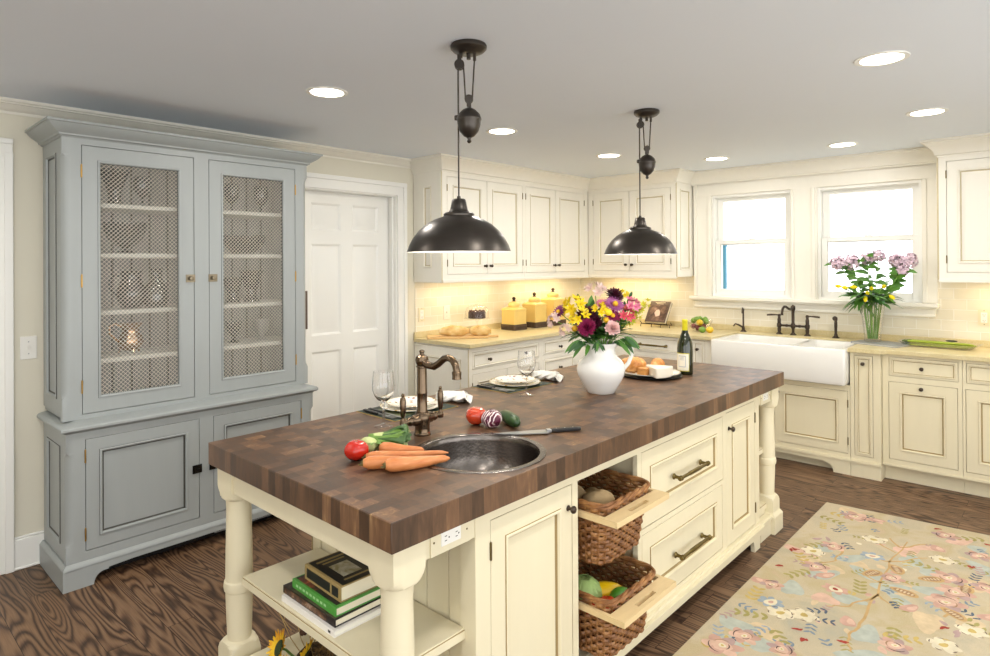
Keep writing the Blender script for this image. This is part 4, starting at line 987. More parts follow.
# ------------------------------------------------------------------ bread plate and wine
PX, PY = 2.172, -2.435
t = thing('charger_tray', 'round black tray under the bread and cheese plate', 'tray', (PX, PY, IT)); m = M(); m.lathe([(0,0),(.13,0),(.165,.004),(.168,.009),(.163,.010),(.13,.006),(0,.005)], (0,0,0), 48); m.build('disc', BLACKP, t, w=False, ang=60)
plate('big white platter holding croissants and cheese', PX, PY, IT+.0105, .158, PORC, 'platter'); zp = IT+.0165
CRO = NT('croissant_crust'); CRO.set(Base_Color=CRO.ramp(CRO.noise(CRO.co(), 26, 4), [(.3, lin('#b5702c')), (.5, lin('#d9974e')), (.7, lin('#ecbd80'))]), Roughness=.4); CRO = CRO.m
def croissant(label, x, y, z, rz, R, r):
    t = thing('croissant', label, 'croissant', (x, y, z), rz=rz); pts = []; rs = []
    for k in range(29):
        f = k/28; a = -1.25+2.5*f; e = math.sin(PI*f)**.55
        pts.append((R*math.cos(a)-R*.7, R*math.sin(a), r*.95)); rs.append(max(.004, r*e*(.86+.14*abs(math.sin(f*7*PI)))))
    m = M(); m.tube(pts, rs, 16, flat=1.0); m.build('crust', CRO, t, w=False, ang=50); return t
croissant('large golden croissant at the back left of the platter', 2.092,-2.495,zp,-.9,.066,.047)
croissant('smaller golden croissant at the right of the platter behind the cheese', 2.172,-2.392,zp,.4,.052,.040)
CHEESE = mat('white_cheese_rind', '#efe6d2', .7, var=.05, sc=30, bump=.2)
m = M(); n = 14
m.prism([(2.172,-2.495)]+[(2.172+.145*math.cos(a), -2.495+.145*math.sin(a)) for a in [.05+k/n*1.05-.75 for k in range(n+1)]], zp, zp+.054)
tag(m.build('brie_wedge', CHEESE, bev=.006, seg=3), 'white wedge of brie cheese at the front of the platter', 'cheese')
CRUMB = mat('bread_crumb', '#c98f4c', .8, var=.2, sc=40, bump=.4)
t = thing('bread_slice', 'browned square chunk of bread left of the cheese wedge', 'bread', (2.185,-2.545,zp)); m = M(); m.box(-.026,.026,-.026,.026,0,.04); m.build('crumb', CRUMB, t, w=False, bev=.01, seg=3)
m = M(); m.box(-.0265,.0265,-.0265,.0265,.036,.043); m.build('crust', CRO, t, w=False, bev=.005, seg=3)
BOT = glass('green_bottle_glass', '#4b5a1c', 0.0, 1.5)
t = thing('wine_bottle', 'green wine bottle with yellow capsule at the far end of the island', 'bottle', (2.292,-2.27,IT))
m = M(); m.lathe([(0,.012),(.03,.002),(.038,0),(.0425,.004),(.043,.02),(.043,.145),(.040,.175),(.030,.205),(.019,.232),(.0145,.25),(.0135,.302),(0,.302),], (0,0,0), 32); m.build('glass_body', mat('dark_green_glass','#1e2408',.08,var=.2,Coat_Weight=.6), t, w=False, ang=60)
m = M(); m.lathe([(.0142,.238),(.0155,.240),(.0155,.296),(.0160,.297),(.0160,.304),(.0145,.3065),(0,.3065)], (0,0,0), 24); m.build('capsule', mat('yellow_foil','#dcd02a',.35), t, w=False)
m = M(); fa = math.atan2(C_CAM[1]+2.27, C_CAM[0]-2.292)-.42; R = .0434
LAB = mat('cream_label_paper', '#e8e3d0', .6, var=.02)
def lab(a0, a1, z0, z1, R, mi):
    m.mi = mi
    for k in range(14):
        p, q = a0+(a1-a0)*k/14, a0+(a1-a0)*(k+1)/14
        m.poly([(R*math.cos(p),R*math.sin(p),z0),(R*math.cos(q),R*math.sin(q),z0),(R*math.cos(q),R*math.sin(q),z1),(R*math.cos(p),R*math.sin(p),z1)])
lab(fa-.95, fa+.95, .022, .122, R, 1); lab(fa-.88, fa+.88, .026, .118, R+.0002, 0); lab(fa-.45, fa+.5, .045, .108, R+.0004, 2); lab(fa-.38, fa+.43, .049, .104, R+.0006, 0)
for k in range(3): lab(fa-.25, fa+.28, .098-k*.007, .1005-k*.007, R+.0008, 2)
m.build('label', (LAB, mat('olive_label_border','#c9bd3a',.5), mat('grey_label_ink','#a6aab0',.6)), t, w=False, ang=80)
# ------------------------------------------------------------------ flowers
PETAL = {k: mat(k+'_petal', h, .55, var=.14, sc=60) for k, h in dict(yellow='#ecd31c', gold='#e2b21a', burgundy='#4a1026', magenta='#8e1d50', mauve='#b3649f', pink='#dd7f9f', coral='#d24c62', blush='#f0c9c4', pale='#dcc3b8', plum='#8a3a6b', lime='#c9cc3e', lilac='#dcc4d0', tulip='#ffe41c').items()}
def petal(m, c, d, up, L, W, curl=.3, n=3):
    """cupped petal from c along d, bending toward up"""
    c = Vector(c); d = d.normalized(); sd = d.cross(up)
    sd = sd.normalized() if sd.length > 1e-4 else d.orthogonal().normalized(); rows = []
    for i in range(n+1):
        t = i/n; w = W*.5*(math.sin(PI*(.12+.8*t)))
        p = c + d*(L*t) + up*(curl*L*t*t)
        rows.append([m.v(tuple(p-sd*w+up*w*.35)), m.v(tuple(p)), m.v(tuple(p+sd*w+up*w*.35))])
    for i in range(n):
        for j in range(2): m.f([rows[i][j], rows[i][j+1], rows[i+1][j+1], rows[i+1][j]])
def basis(ax):
    ax = ax.normalized(); a = ax.orthogonal().normalized(); return ax, a, ax.cross(a)
def bloom(m, kind, c, ax, r):
    ax, a, b = basis(ax); c = Vector(c); m.mi = 0
    if kind == 'mum':
        for ring, (n, el, L) in enumerate(((18,.05,1),(18,.3,.98),(16,.6,.92),(13,.9,.85),(9,1.2,.78),(5,1.45,.7))):
            for k in range(n):
                th = 2*PI*k/n+ring*.37+random.uniform(-.1,.1); d = (a*math.cos(th)+b*math.sin(th))*math.cos(el)+ax*math.sin(el)
                petal(m, c, d, ax, r*L*random.uniform(.9,1.05), r*.3, .12, 3)
    elif kind == 'daisy':
        for ring, (n, el, L) in enumerate(((20,.05,1),(18,.28,.9),(12,.6,.6))):
            for k in range(n):
                th = 2*PI*k/n+ring*.2; d = (a*math.cos(th)+b*math.sin(th))*math.cos(el)+ax*math.sin(el); petal(m, c, d, ax, r*L, r*.24, .05, 3)
        m.mi = 1; m.blob(c+ax*r*.22, (r*.26,)*3, 10, 6)
    elif kind == 'carnation':
        for ring, (n, el, L) in enumerate(((12,.1,1),(11,.45,.95),(9,.8,.9),(7,1.1,.85),(4,1.4,.8))):
            for k in range(n):
                th = 2*PI*k/n+ring*.5+random.uniform(-.15,.15); d = (a*math.cos(th)+b*math.sin(th))*math.cos(el)+ax*math.sin(el); petal(m, c, d, ax, r*L*random.uniform(.85,1.05), r*.62, random.uniform(-.1,.3), 4)
    elif kind == 'button':
        m.blob(c+ax*r*.3, (r,r,r*.8), 16, 10, lambda th, ph: 1+.06*math.sin(9*th)*math.sin(7*ph), rot=ax.to_track_quat('Z','Y').to_matrix())
        for k in range(18):
            th = 2*PI*k/18; petal(m, c, a*math.cos(th)+b*math.sin(th)+ax*.15, ax, r*1.15, r*.3, .2, 2)
    elif kind in ('lily', 'spike'):
        nf = 6 if kind == 'lily' else 9
        for k in range(nf):
            th = k*2.4; el = .25+.9*(k/nf) if kind == 'lily' else .7
            if kind == 'lily': fc = c + (a*math.cos(th)+b*math.sin(th))*r*.55*math.cos(el)+ax*r*.5*math.sin(el); fd = ((a*math.cos(th)+b*math.sin(th))*.8+ax).normalized(); L = r*.62
            else: fc = c + ax*(k/nf-.5)*2*r + (a*math.cos(th)+b*math.sin(th))*r*.12; fd = ((a*math.cos(th)+b*math.sin(th))+ax*.6).normalized(); L = r*.42
            f0, f1, f2 = basis(fd); m.mi = 0
            for q in range(6):
                tq = 2*PI*q/6; petal(m, fc, (f1*math.cos(tq)+f2*math.sin(tq))*.75+f0*.65, f0, L, L*.42, -.12, 3)
            m.mi = 1
            for q in range(3): m.tube([tuple(fc), tuple(fc+f0*L*.7+f1*L*.15*math.cos(q*2)+f2*L*.15*math.sin(q*2))], L*.02, 4, caps=False)
    elif kind == 'lilac':
        for k in range(110):
            p = Vector((random.gauss(0,.46), random.gauss(0,.46), random.gauss(0,.4))); p *= min(1, .85/max(.01, p.length))
            fc = c+(a*p.x+b*p.y+ax*p.z)*r; f0, f1, f2 = basis((fc-c)+ax*.01)
            for q in range(4): tq = PI/2*q+k; petal(m, fc, (f1*math.cos(tq)+f2*math.sin(tq))+f0*.35, f0, r*.27, r*.25, .0, 2)
    elif kind == 'tulip':
        for k in range(6):
            th = 2*PI*k/6; petal(m, c+(a*math.cos(th)+b*math.sin(th))*r*.18, (a*math.cos(th)+b*math.sin(th))*.42+ax, (a*math.cos(th)+b*math.sin(th))*-1, r*1.9, r*1.05, .42, 5)
        m.blob(c+ax*r*.75, (r*.46,r*.46,r*.8), 10, 8, rot=ax.to_track_quat('Z','Y').to_matrix())
def stem_flower(name, label, cat, root, foot, pos, kind, r, col, c2='gold', out=None, leaves=2, leafL=.07, group=None, stem=.0022, lm=None):
    """root: where the stem leaves the vase; foot: its lower end inside"""
    t = thing(name, label, cat, foot, group=group)
    pos = Vector(pos); root = Vector(root); foot = Vector(foot)
    ax = Vector(out) if out else (pos-root).normalized()
    mid = root.lerp(pos, .55)+Vector((0,0,.012))
    pts = [tuple(foot), tuple(root), tuple(mid), tuple(pos)]
    m = M(); m.tube(pts, stem, 6); m.build('stem', STEMG, t, ang=70)
    m = M(); bloom(m, kind, pos, ax, r); m.build('bloom', (PETAL[col], PETAL[c2]), t, ang=50)
    for k in range(leaves):
        m = M(); f = .25+.5*k/max(1, leaves); p = root.lerp(mid, min(1, f*1.4)) if kind != 'lilac' else root.lerp(pos, k/max(1, leaves-1)*.97); th = random.uniform(0, 6.3)
        m.leaf(tuple(p), (math.cos(th), math.sin(th), random.uniform(.1,.9)), leafL*random.uniform(.8,1.2), leafL*(.36 if kind == 'lilac' else .27), .35, 5, up=(.1,-.9,.35) if kind == 'lilac' else (0,0,1)); m.build('leaf', lm or (LEAFG if kind == 'lilac' else random.choice((LEAFG, DLEAF))), t, ang=80)
    return t
# white pitcher
QX, QY = 2.208, -2.992
t = thing('pitcher', 'white glazed pitcher full of mixed flowers on the island', 'pitcher', (QX, QY, IT))
m = M(); m.lathe([(0,.006),(.05,.004),(.062,0),(.066,.003),(.075,.02),(.098,.058),(.112,.09),(.116,.115),(.110,.142),(.094,.162),(.077,.176),(.069,.190),(.067,.205),(.070,.222),(.077,.236),(.079,.240),(.076,.241),(.066,.222),(.062,.205),(.064,.19),(.088,.163),(.105,.142),(.11,.115),(.09,.055),(.06,.012),(0,.010)], (0,0,0), 40)
spd = Vector((-.736,-.677))
for v in m.b.verts:
    if v.co.z > .2:
        d = Vector((v.co.x, v.co.y)).normalized(); k = max(0, d.dot(spd))**6*(v.co.z-.2)/.04*.018; v.co.x += spd.x*k; v.co.y += spd.y*k; v.co.z += k*.25
m.build('body', PORC, t, w=False, ang=70)
m = M(); hv = Vector((.736,.677)); hp = [(.068,.222),(.085,.243),(.112,.25),(.138,.238),(.150,.21),(.148,.175),(.134,.14),(.108,.112)]
m.tube([(hv.x*a, hv.y*a, z) for a, z in hp], [.010,.0105,.010,.0095,.0095,.0095,.010,.011], 12); m.build('handle', PORC, t, w=False, ang=80)
FL = [ # across, depth, height, kind, radius, colour, second, label
 (-.122,.02,1.295,'lily',.055,'yellow','gold','large yellow lily cluster at the upper left of the pitcher bouquet'),
 (-.105,-.05,1.255,'lily',.045,'yellow','gold','yellow lily cluster at the left of the bouquet, nearer the camera'),
 (-.014,-.05,1.283,'lily',.034,'yellow','gold','small yellow lily at the centre of the pitcher bouquet'),
 (.024,-.07,1.275,'button',.0165,'yellow','gold','round yellow button flower in the middle of the bouquet'),
 (.015,-.075,1.240,'button',.014,'gold','gold','flatter yellow button flower just below the round central one'),
 (-.126,-.03,1.196,'button',.0145,'gold','gold','golden button flower low at the left of the bouquet'),
 (-.072,-.04,1.255,'mum',.044,'burgundy','gold','dark burgundy chrysanthemum left of centre in the bouquet'),
 (-.077,-.085,1.205,'mum',.040,'magenta','gold','magenta red chrysanthemum low at the front left of the bouquet'),
 (-.035,-.05,1.225,'mum',.032,'burgundy','gold','small dark burgundy chrysanthemum beside the pink carnation'),
 (.070,.02,1.345,'mum',.040,'burgundy','gold','burgundy chrysanthemum topmost at the right of the bouquet'),
 (.062,-.03,1.308,'daisy',.043,'mauve','gold','mauve daisy below the topmost burgundy bloom'),
 (.045,-.06,1.256,'daisy',.035,'magenta','gold','magenta daisy right of the yellow button flowers'),
 (.010,-.01,1.310,'daisy',.030,'pink','gold','pink daisy near the top centre of the bouquet'),
 (.145,-.01,1.300,'lily',.042,'pink','coral','pink lily at the right side of the bouquet'),
 (.112,-.04,1.258,'lily',.042,'coral','gold','coral red lily below the pink lily at right'),
 (.037,-.10,1.203,'carnation',.032,'blush','pale','pale pink carnation low at the front of the bouquet'),
 (-.018,.04,1.365,'lily',.050,'pale','blush','pale blush lily reaching up at the top of the bouquet'),
 (-.218,.01,1.232,'lily',.036,'pale','blush','pale lily at the far left edge of the bouquet'),
 (-.168,-.02,1.187,'lily',.032,'pale','blush','pale lily lowest at the left of the bouquet'),
 (-.195,.03,1.270,'daisy',.034,'plum','gold','plum daisy at the far left of the bouquet'),
 (.160,.03,1.237,'spike',.05,'lime','gold','lime yellow spray low at the right of the bouquet'),
 (.205,.03,1.292,'spike',.045,'lime','gold','lime yellow spray at the far right of the bouquet'),
 (.120,.05,1.350,'lily',.028,'yellow','lime','small yellow lily at the upper right of the bouquet')]
RV = Vector((.736,.677,0)); FV = Vector((-.677,.736,0))
for a, b, z, kd_, r, c1, c2, lb in FL:
    pos = Vector((QX, QY, z))+RV*a+FV*b; rt = Vector((QX, QY, IT+.235))+RV*max(-.05,min(.05,a*.35))+FV*max(-.04,min(.04,b*.4)); ft = Vector((QX, QY, IT+.06))-RV*a*.15
    out = RV*a*2.2 - FV*(.30-b) + Vector((0,0,.25+max(0, z-1.22)*1.6))
    stem_flower('flower', lb, 'flower', rt, ft, pos, kd_, r*(1.25 if kd_ != 'button' else 1.1), c1, c2, out, 6, .095)
for a, b, z, L, d, lb in ((-.095,.02,1.31,.10,(-.25,0,1),'pointed green leaf spray at the top left of the bouquet'),(-.055,-.02,1.27,.14,(.05,0,1),'long green leaf spray standing up between the yellow and pale lilies'),(.148,.03,1.335,.075,(.25,0,1),'green leaf spray at the top right of the bouquet'),
    (-.115,-.06,1.145,.10,(-.8,0,-.55),'green leaf spray hanging over the left of the pitcher'),(.115,-.05,1.16,.11,(.7,0,-.5),'green leaf spray hanging over the pitcher handle'),(-.03,-.10,1.15,.07,(-.2,-.3,-.5),'green leaf spray over the front lip of the pitcher')):
    pos = Vector((QX, QY, z))+RV*a+FV*b; rt = Vector((QX, QY, IT+.236))+RV*a*.3+FV*b*.4
    t = thing('leaf_spray', lb, 'leaves', (QX, QY, IT+.06)); m = M(); m.tube([(QX,QY,IT+.06), tuple(rt), tuple(rt.lerp(pos,.6)+Vector((0,0,.02))), tuple(pos)], .002, 6); m.build('stem', STEMG, t, ang=70)
    dv = RV*d[0]+FV*d[1]+Vector((0,0,d[2]))
    for k in range(7):
        m = M(); f = k/6; p = rt.lerp(pos, .3+.7*f); th = k*2.4
        m.leaf(tuple(p), tuple(dv+Vector((math.cos(th),math.sin(th),.2))*(.6*(1-f)+.12)), L*random.uniform(.6,.85), L*.2, .2, 6, up=tuple(-FV+Vector((0,0,.4)))); m.build('leaf', random.choice((LEAFG, DLEAF, DLEAF)), t, ang=80)

# ------------------------------------------------------------------ things on the left counter
BRD = mat('pale_beech_board', '#d3ac74', .5, var=.1, sc=3, scale=(3,20,8))
def frame_at(x, y, z, rz): return lambda p: (x+p[0]*math.cos(rz)-p[1]*math.sin(rz), y+p[0]*math.sin(rz)+p[1]*math.cos(rz), z+p[2])
bt = frame_at(.315,-2.02,CA,.86)
m = M(bt); m.box(-.32,.16,-.085,.085,0,.016); m.prism([(.16,-.035),(.25,-.022),(.25,.022),(.16,.035)], 0, .016)
tag(m.build('bread_board', BRD, bev=.004), 'pale wooden bread board with a handle on the left counter', 'board')
def loaf(label, a, b, r, dz):
    m = M(); n = 16; pts = []; rs = []
    for k in range(n+1):
        f = k/n; pts.append(bt((a+(b-a)*f, -.005+.006*math.sin(f*5), .016+r*.82))); rs.append(r*(max(.16, math.sin(PI*f))**.42)*(1+.05*math.sin(f*19)))
    m.tube(pts, rs, 16); return tag(m.build('bread_loaf', (LOAF,), ang=60), label, 'bread')
LOAF = NT('baguette_crust'); LOAF.set(Base_Color=LOAF.ramp(LOAF.noise(LOAF.co((1,1,1)), 17, 4), [(.3, lin('#c79a54')), (.5, lin('#e0bd7c')), (.7, lin('#ecd6a6'))]), Roughness=.65); LOAF = LOAF.m
loaf('longer crusty bread loaf at the left of the board', -.225,.015,.046, 0); loaf('shorter crusty bread loaf at the right of the board', .02,.19,.044, 0)
# cake stand
KX, KY = .165, -1.755
t = thing('cake_stand', 'glass domed pedestal cake stand behind the bread board', 'stand', (KX, KY, CA))
m = M(); m.lathe([(0,0),(.055,0),(.05,.008),(.02,.016),(.011,.03),(.010,.10),(.02,.115),(.10,.122),(.112,.125),(.112,.129),(0,.129)], (0,0,0), 32); m.build('pedestal', GLASS, t, w=False, ang=50)
m = M(); m.lathe([(.1,.13),(.1,.185),(.085,.22),(.05,.238),(.012,.244),(.008,.252),(.013,.262),(.013,.272),(.007,.28),(0,.281)], (0,0,0), 32); m.build('dome', THING, t, w=False, ang=50)
t = thing('chocolate_cake', 'dark chocolate cake under the glass dome', 'cake', (KX, KY, CA+.1295))
CHO = mat('chocolate', '#3a2420', .5, var=.3, sc=50, bump=.5)
m = M(); m.lathe([(0,0),(.072,0),(.074,.004),(.074,.05),(.07,.056),(0,.058)], (0,0,0), 28); m.build('sponge', CHO, t, w=False)
m = M()
for k in range(10): m.blob((.058*math.cos(k*.628),.058*math.sin(k*.628),.06), (.011,.011,.009), 8, 6)
m.build('icing_swirl', mat('cocoa_icing','#57372c',.4), t, w=False, ang=80)
# canisters
CERA = mat('yellow_ceramic', '#dfc071', .3, var=.08, sc=9); BAND = mat('dark_iron_band', '#5a4a3c', .55, .4, var=.3, sc=40)
def canister(label, x, y, w, h):
    t = thing('canister', label, 'canister', (x, y, CA)); q = w/2
    sq = lambda s, z: [(-s+.008,-s,z),(s-.008,-s,z),(s,-s+.008,z),(s,s-.008,z),(s-.008,s,z),(-s+.008,s,z),(-s,s-.008,z),(-s,-s+.008,z)]
    m = M(); m.loft([sq(q*.97,.04), sq(q*.97,.046), sq(q*.97,h), sq(q*1.0,h+.004), sq(q*1.0,h+.009), sq(q*.93,h+.018), sq(q*.6,h+.030), sq(q*.56,h+.034)]); m.build('body', CERA, t, w=False, ang=30)
    m = M(); m.loft([sq(q,.0), sq(q*1.03,.003), sq(q*1.03,.048), sq(q,.051), sq(q*.96,.051)], caps=(True, True))
    for f in range(4):
        c, s = math.cos(f*PI/2), math.sin(f*PI/2)
        for k in range(5):
            u = (k-2)*w*.19; m.T = lambda p, u=u, c=c, s=s: ((q*1.03+p[2])*c-(u+p[0])*s, (q*1.03+p[2])*s+(u+p[0])*c, .025+p[1]); m.lathe([(.012,0),(.012,.004),(.006,.004),(.005,.001),(0,.001)], n=8)
        m.T = None
    m.build('iron_band', BAND, t, w=False, ang=30)
    m = M(); m.lathe([(q*.56,h+.032),(q*.62,h+.036),(q*.64,h+.05),(q*.62,h+.058),(q*.5,h+.070),(q*.2,h+.080),(0,h+.082)], (0,0,0), 28); m.build('lid', CERA, t, w=False)
    m = M(); m.lathe([(0,h+.079),(.017,h+.081),(.014,h+.088),(.008,h+.092),(.015,h+.099),(.017,h+.108),(.012,h+.117),(.004,h+.121),(0,h+.123)], (0,0,0), 18); m.build('finial', BRONZE, t, w=False); return t
canister('yellow ceramic canister with iron band, nearest the bread board', .20, -1.315, .168, .170)
canister('yellow ceramic canister with iron band, middle one of three', .20, -1.025, .172, .200)
canister('yellow ceramic canister with iron band, farthest in the corner of the counter', .20, -.74, .178, .232)
# sockets and switch
def plate_thing(name, label, cat, T, u, v, kind):
    p = T((u, 0, v)); t = thing(name, label, cat, p)
    if kind == 'socket': socket(t, T, u, v, False, 1)
    else:
        m = M(T); m.box(u-.035,u+.035,0,.005,v-.058,v+.058); m.build('cover_plate', PLASTIC if kind == 'switch' else IVORY, t, bev=.002)
        m = M(T); m.box(u-.005,u+.005,.005,.014,v-.004,v+.010); m.build('toggle', PLASTIC, t, bev=.001)
        m = M(T)
        for s in (-1, 1): m.T = onto(T, u, v+s*.03, .005); m.lathe([(0,0),(.0032,0),(.003,.001),(0,.0012)], n=10)
        m.build('screw', STEEL, t)
plate_thing('light_switch', 'ivory light switch on the wall left of the grey hutch', 'switch', FA(0), -4.835, 1.10, 'switch')
plate_thing('wall_socket', 'ivory double socket on the tiles near the door frame', 'socket', FA(.007), -2.235, 1.10, 'socket')
plate_thing('wall_switch', 'ivory switch plate on the tiles above the bread', 'switch', FA(.007), -1.96, 1.10, 'plate')
plate_thing('wall_socket', 'ivory double socket on the tiles at the right edge', 'socket', FB(-.007), 3.43, 1.11, 'socket')

# ------------------------------------------------------------------ cookbook stand
t = thing('cookbook_stand', 'wrought iron easel stand holding a cookbook near the corner', 'stand', (1.02,-.20,CT))
tl = .62; st_, ct_ = math.sin(tl), math.cos(tl)
BK = lambda p: (1.01+p[0], -.24+p[2]*st_+p[1]*ct_, CT+.035+p[2]*ct_-p[1]*st_)   # p: across, behind the face, up the face
m = M(); I = .004
m.tube([BK((-.14,-.03,.0)),BK((-.14,.012,0)),BK((.17,.012,0)),BK((.17,-.03,0))], I, 6)
for x in (-.13,-.02,.075,.165):
    p = BK((x,.012,0)); m.tube([p, (p[0], p[1]-.035, CT+.03), (p[0], p[1]-.045, CT+.012), (p[0], p[1]-.04, CT+.0045)], I, 6)
for x in (-.06,.10): m.tube([BK((x,.014,0)), BK((x,.014,.19))], I, 6)
m.tube([BK((-.06,.014,.19)), BK((.02,.014,.215)), BK((.10,.014,.19))], I, 6); m.tube([BK((.02,.014,.17)), (1.03,-.045,CT+.0045)], I, 6)
m.build('iron_easel', BRONZE, t, ang=60)
t = thing('cookbook', 'cookbook with dark photographic cover standing on the iron easel', 'book', BK((.0,0,.0)))
m = M(BK); m.box(-.095,.105,-.020,.008,.006,.228); m.build('page_block', mat('book_pages','#e4dcc6',.8), t)
m = M(BK); m.box(-.098,.108,-.0235,-.0205,.003,.232); m.box(-.098,.108,.008,.0105,.003,.232); m.box(-.0985,-.0955,-.0235,.0105,.003,.232)
ph = NT('cookbook_photo'); _z = ph.noise(ph.co(), 16, 4); ph.set(Base_Color=ph.ramp(_z, [(.3, lin('#2e221e')), (.45, lin('#5a443a')), (.6, lin('#8a6d5e')), (.72, lin('#b79d90'))]), Roughness=.3); ph = ph.m
m.build('cover', mat('brown_book_cover','#54433b',.35), t, bev=.001)
m = M(BK); m.mi = 0; m.box(-.08,.095,-.0242,-.0236,.015,.19); m.mi = 1
for k, w in enumerate((.05,.035)): m.box(-w+.005,w+.005,-.0242,-.0237,.214-k*.014,.219-k*.014)
m.mi = 2; m.poly([BK2 for BK2 in [(.0,-.0245,.06),(.035,-.0245,.075),(.03,-.0245,.115),(.012,-.0245,.14),(-.012,-.0245,.135),(-.025,-.0245,.10)]])
m.build('cover_print', (ph, mat('cream_ink','#d8c9a8',.4), mat('cover_figure','#d3b8a8',.4)), t)

# ------------------------------------------------------------------ fruit bowl
OX, OY = 1.475, -.30
t = thing('fruit_bowl', 'low glass fruit bowl piled with limes and lemons left of the sink', 'bowl', (OX, OY, CT))
m = M(); m.lathe([(0,.003),(.03,0),(.048,.0),(.05,.006),(.062,.02),(.088,.055),(.112,.096),(.114,.098),(.111,.0995),(.085,.057),(.059,.024),(.04,.010),(0,.009)], (0,0,0), 36); m.build('glass_body', THING, t, w=False, ang=60)
LIME = mat('lime_peel', '#6f9434', .35, var=.18, sc=40, bump=.2); LEM = mat('lemon_peel', '#e6bd2a', .38, var=.1, sc=40, bump=.25); ORA = mat('red_plum_skin', '#7a3440', .3, var=.2, sc=20)
def citrus(name, label, cat, x, y, z, r, mt, el=1.15, rz=0):
    t = thing(name, label, cat, (x, y, z), rz=rz); m = M(); m.blob((0,0,r), (r*el,r,r), 20, 12, lambda th, ph: 1+.05*max(0, abs(math.cos(th)*math.sin(ph))-.93)/.07); m.build('peel', mt, t, w=False, ang=80)
    m = M(); m.lathe([(0,0),(.004,0),(.003,.003),(0,.0035)], (r*.3,0,r*1.93), 8); m.build('stem_scar', STEMG, t, w=False); return t
for dx, dy, dz, k, lb in ((-.052,-.01,.078,0,'green lime at the left of the fruit bowl'),(-.018,.045,.090,0,'green lime at the back left of the fruit bowl'),(.030,.045,.088,0,'green lime at the back right of the fruit bowl'),(.062,.0,.076,0,'green lime at the right of the fruit bowl'),(-.018,-.02,.092,0,'green lime topmost at the centre left of the fruit bowl'),(.022,-.045,.066,1,'yellow lemon at the front of the fruit bowl'),(-.012,.012,.026,2,'red plum low at the centre back of the fruit bowl'),(.032,.012,.034,2,'red plum low at the right inside the fruit bowl'),(-.040,-.035,.034,2,'red plum low at the left inside the fruit bowl'),(.0,-.035,.022,2,'red plum low at the front inside the fruit bowl')):
    citrus(('lime','lemon','plum')[k], lb, ('lime','lemon','plum')[k], OX+dx, OY+dy, CT+dz-.012, (.025,.027,.024)[k], (LIME,LEM,ORA)[k], (1.12,1.22,1)[k], random.random()*6)
citrus('lime', 'green lime lying on the counter in front of the fruit bowl', 'lime', 1.545,-.40,CT,.026,LIME,1.12,.4); citrus('lemon', 'yellow lemon lying on the counter right of the fruit bowl', 'lemon', 1.60,-.375,CT,.027,LEM,1.2,.9)

# ------------------------------------------------------------------ taps of the farmhouse sink
def flange(m, x, y, h=.02): m.lathe([(0,0),(.026,0),(.026,.004),(.020,.009),(.014,.016),(.012,h)], (x,y,CT), 18)
t = thing('filter_tap', 'small bronze drinking water tap at the left of the sink', 'tap', (1.775,-.085,CT))
m = M(); flange(m, 1.775,-.085); m.lathe([(.010,.018),(.014,.03),(.010,.045),(.0075,.05),(.007,.18),(.010,.19),(.009,.2),(0,.204)], (1.775,-.085,CT), 14); m.tube([(1.775,-.085,CT+.192),(1.783,-.115,CT+.206),(1.793,-.15,CT+.210),(1.80,-.172,CT+.195),(1.802,-.178,CT+.165)], .006, 8); m.build('spout', BRONZE, t, ang=60)
m = M(); m.tube([(1.775,-.085,CT+.035),(1.74,-.10,CT+.058),(1.715,-.11,CT+.066),(1.70,-.115,CT+.045)], [.008,.008,.007,.006], 8); m.build('lever', BRONZE, t, ang=60)
t = thing('bridge_faucet', 'bronze bridge faucet with two lever handles behind the sink', 'tap', (2.185,-.085,CT))
m = M()
for x in (2.075, 2.295): flange(m, x, -.085); m.lathe([(.011,.018),(.014,.03),(.015,.05),(.012,.055),(.018,.062),(.018,.088),(.012,.094),(.014,.10),(.0145,.125),(.011,.135),(.010,.15),(0,.151)], (x,-.085,CT), 16)
m.build('valve_post', BRONZE, t, ang=50)
m = M(lambda p: (2.185+p[2], -.085+p[0], CT+.075+p[1])); m.lathe([(.009,-.105),(.009,-.06),(.012,-.055),(.012,-.045),(.009,-.04),(.010,-.02),(.018,-.012),(.018,.012),(.010,.02),(.009,.04),(.012,.045),(.012,.055),(.009,.06),(.009,.105)], n=14); m.build('bridge_bar', BRONZE, t, ang=50)
m = M(); flange(m, 2.185,-.085); m.lathe([(.011,.018),(.011,.05),(.017,.06),(.017,.09),(.012,.098),(.0125,.2),(.017,.206),(.019,.222),(.016,.238),(.007,.246),(0,.25)], (2.185,-.085,CT), 18); m.build('centre_post', BRONZE, t, ang=50)
m = M(); m.tube([(2.185,-.095,CT+.22),(2.182,-.14,CT+.213),(2.178,-.18,CT+.222),(2.174,-.22,CT+.24),(2.170,-.255,CT+.243),(2.167,-.28,CT+.225),(2.165,-.29,CT+.195),(2.165,-.291,CT+.175)], [.010,.0095,.0095,.0095,.0095,.0095,.0095,.012], 12); m.build('spout', BRONZE, t, ang=60)
for s, x in ((-1,2.075),(1,2.295)):
    m = M(); m.lathe([(0,.148),(.013,.15),(.014,.16),(.010,.168),(0,.17)], (x,-.085,CT), 14); m.tube([(x,-.085,CT+.160),(x+s*.03,-.088,CT+.161),(x+s*.06,-.092,CT+.160),(x+s*.095,-.097,CT+.157)], [.006,.006,.0085,.0075], 10); m.build('lever_handle', BRONZE, t, ang=60)
t = thing('side_sprayer', 'bronze hand sprayer standing at the right behind the sink', 'sprayer', (2.505,-.085,CT))
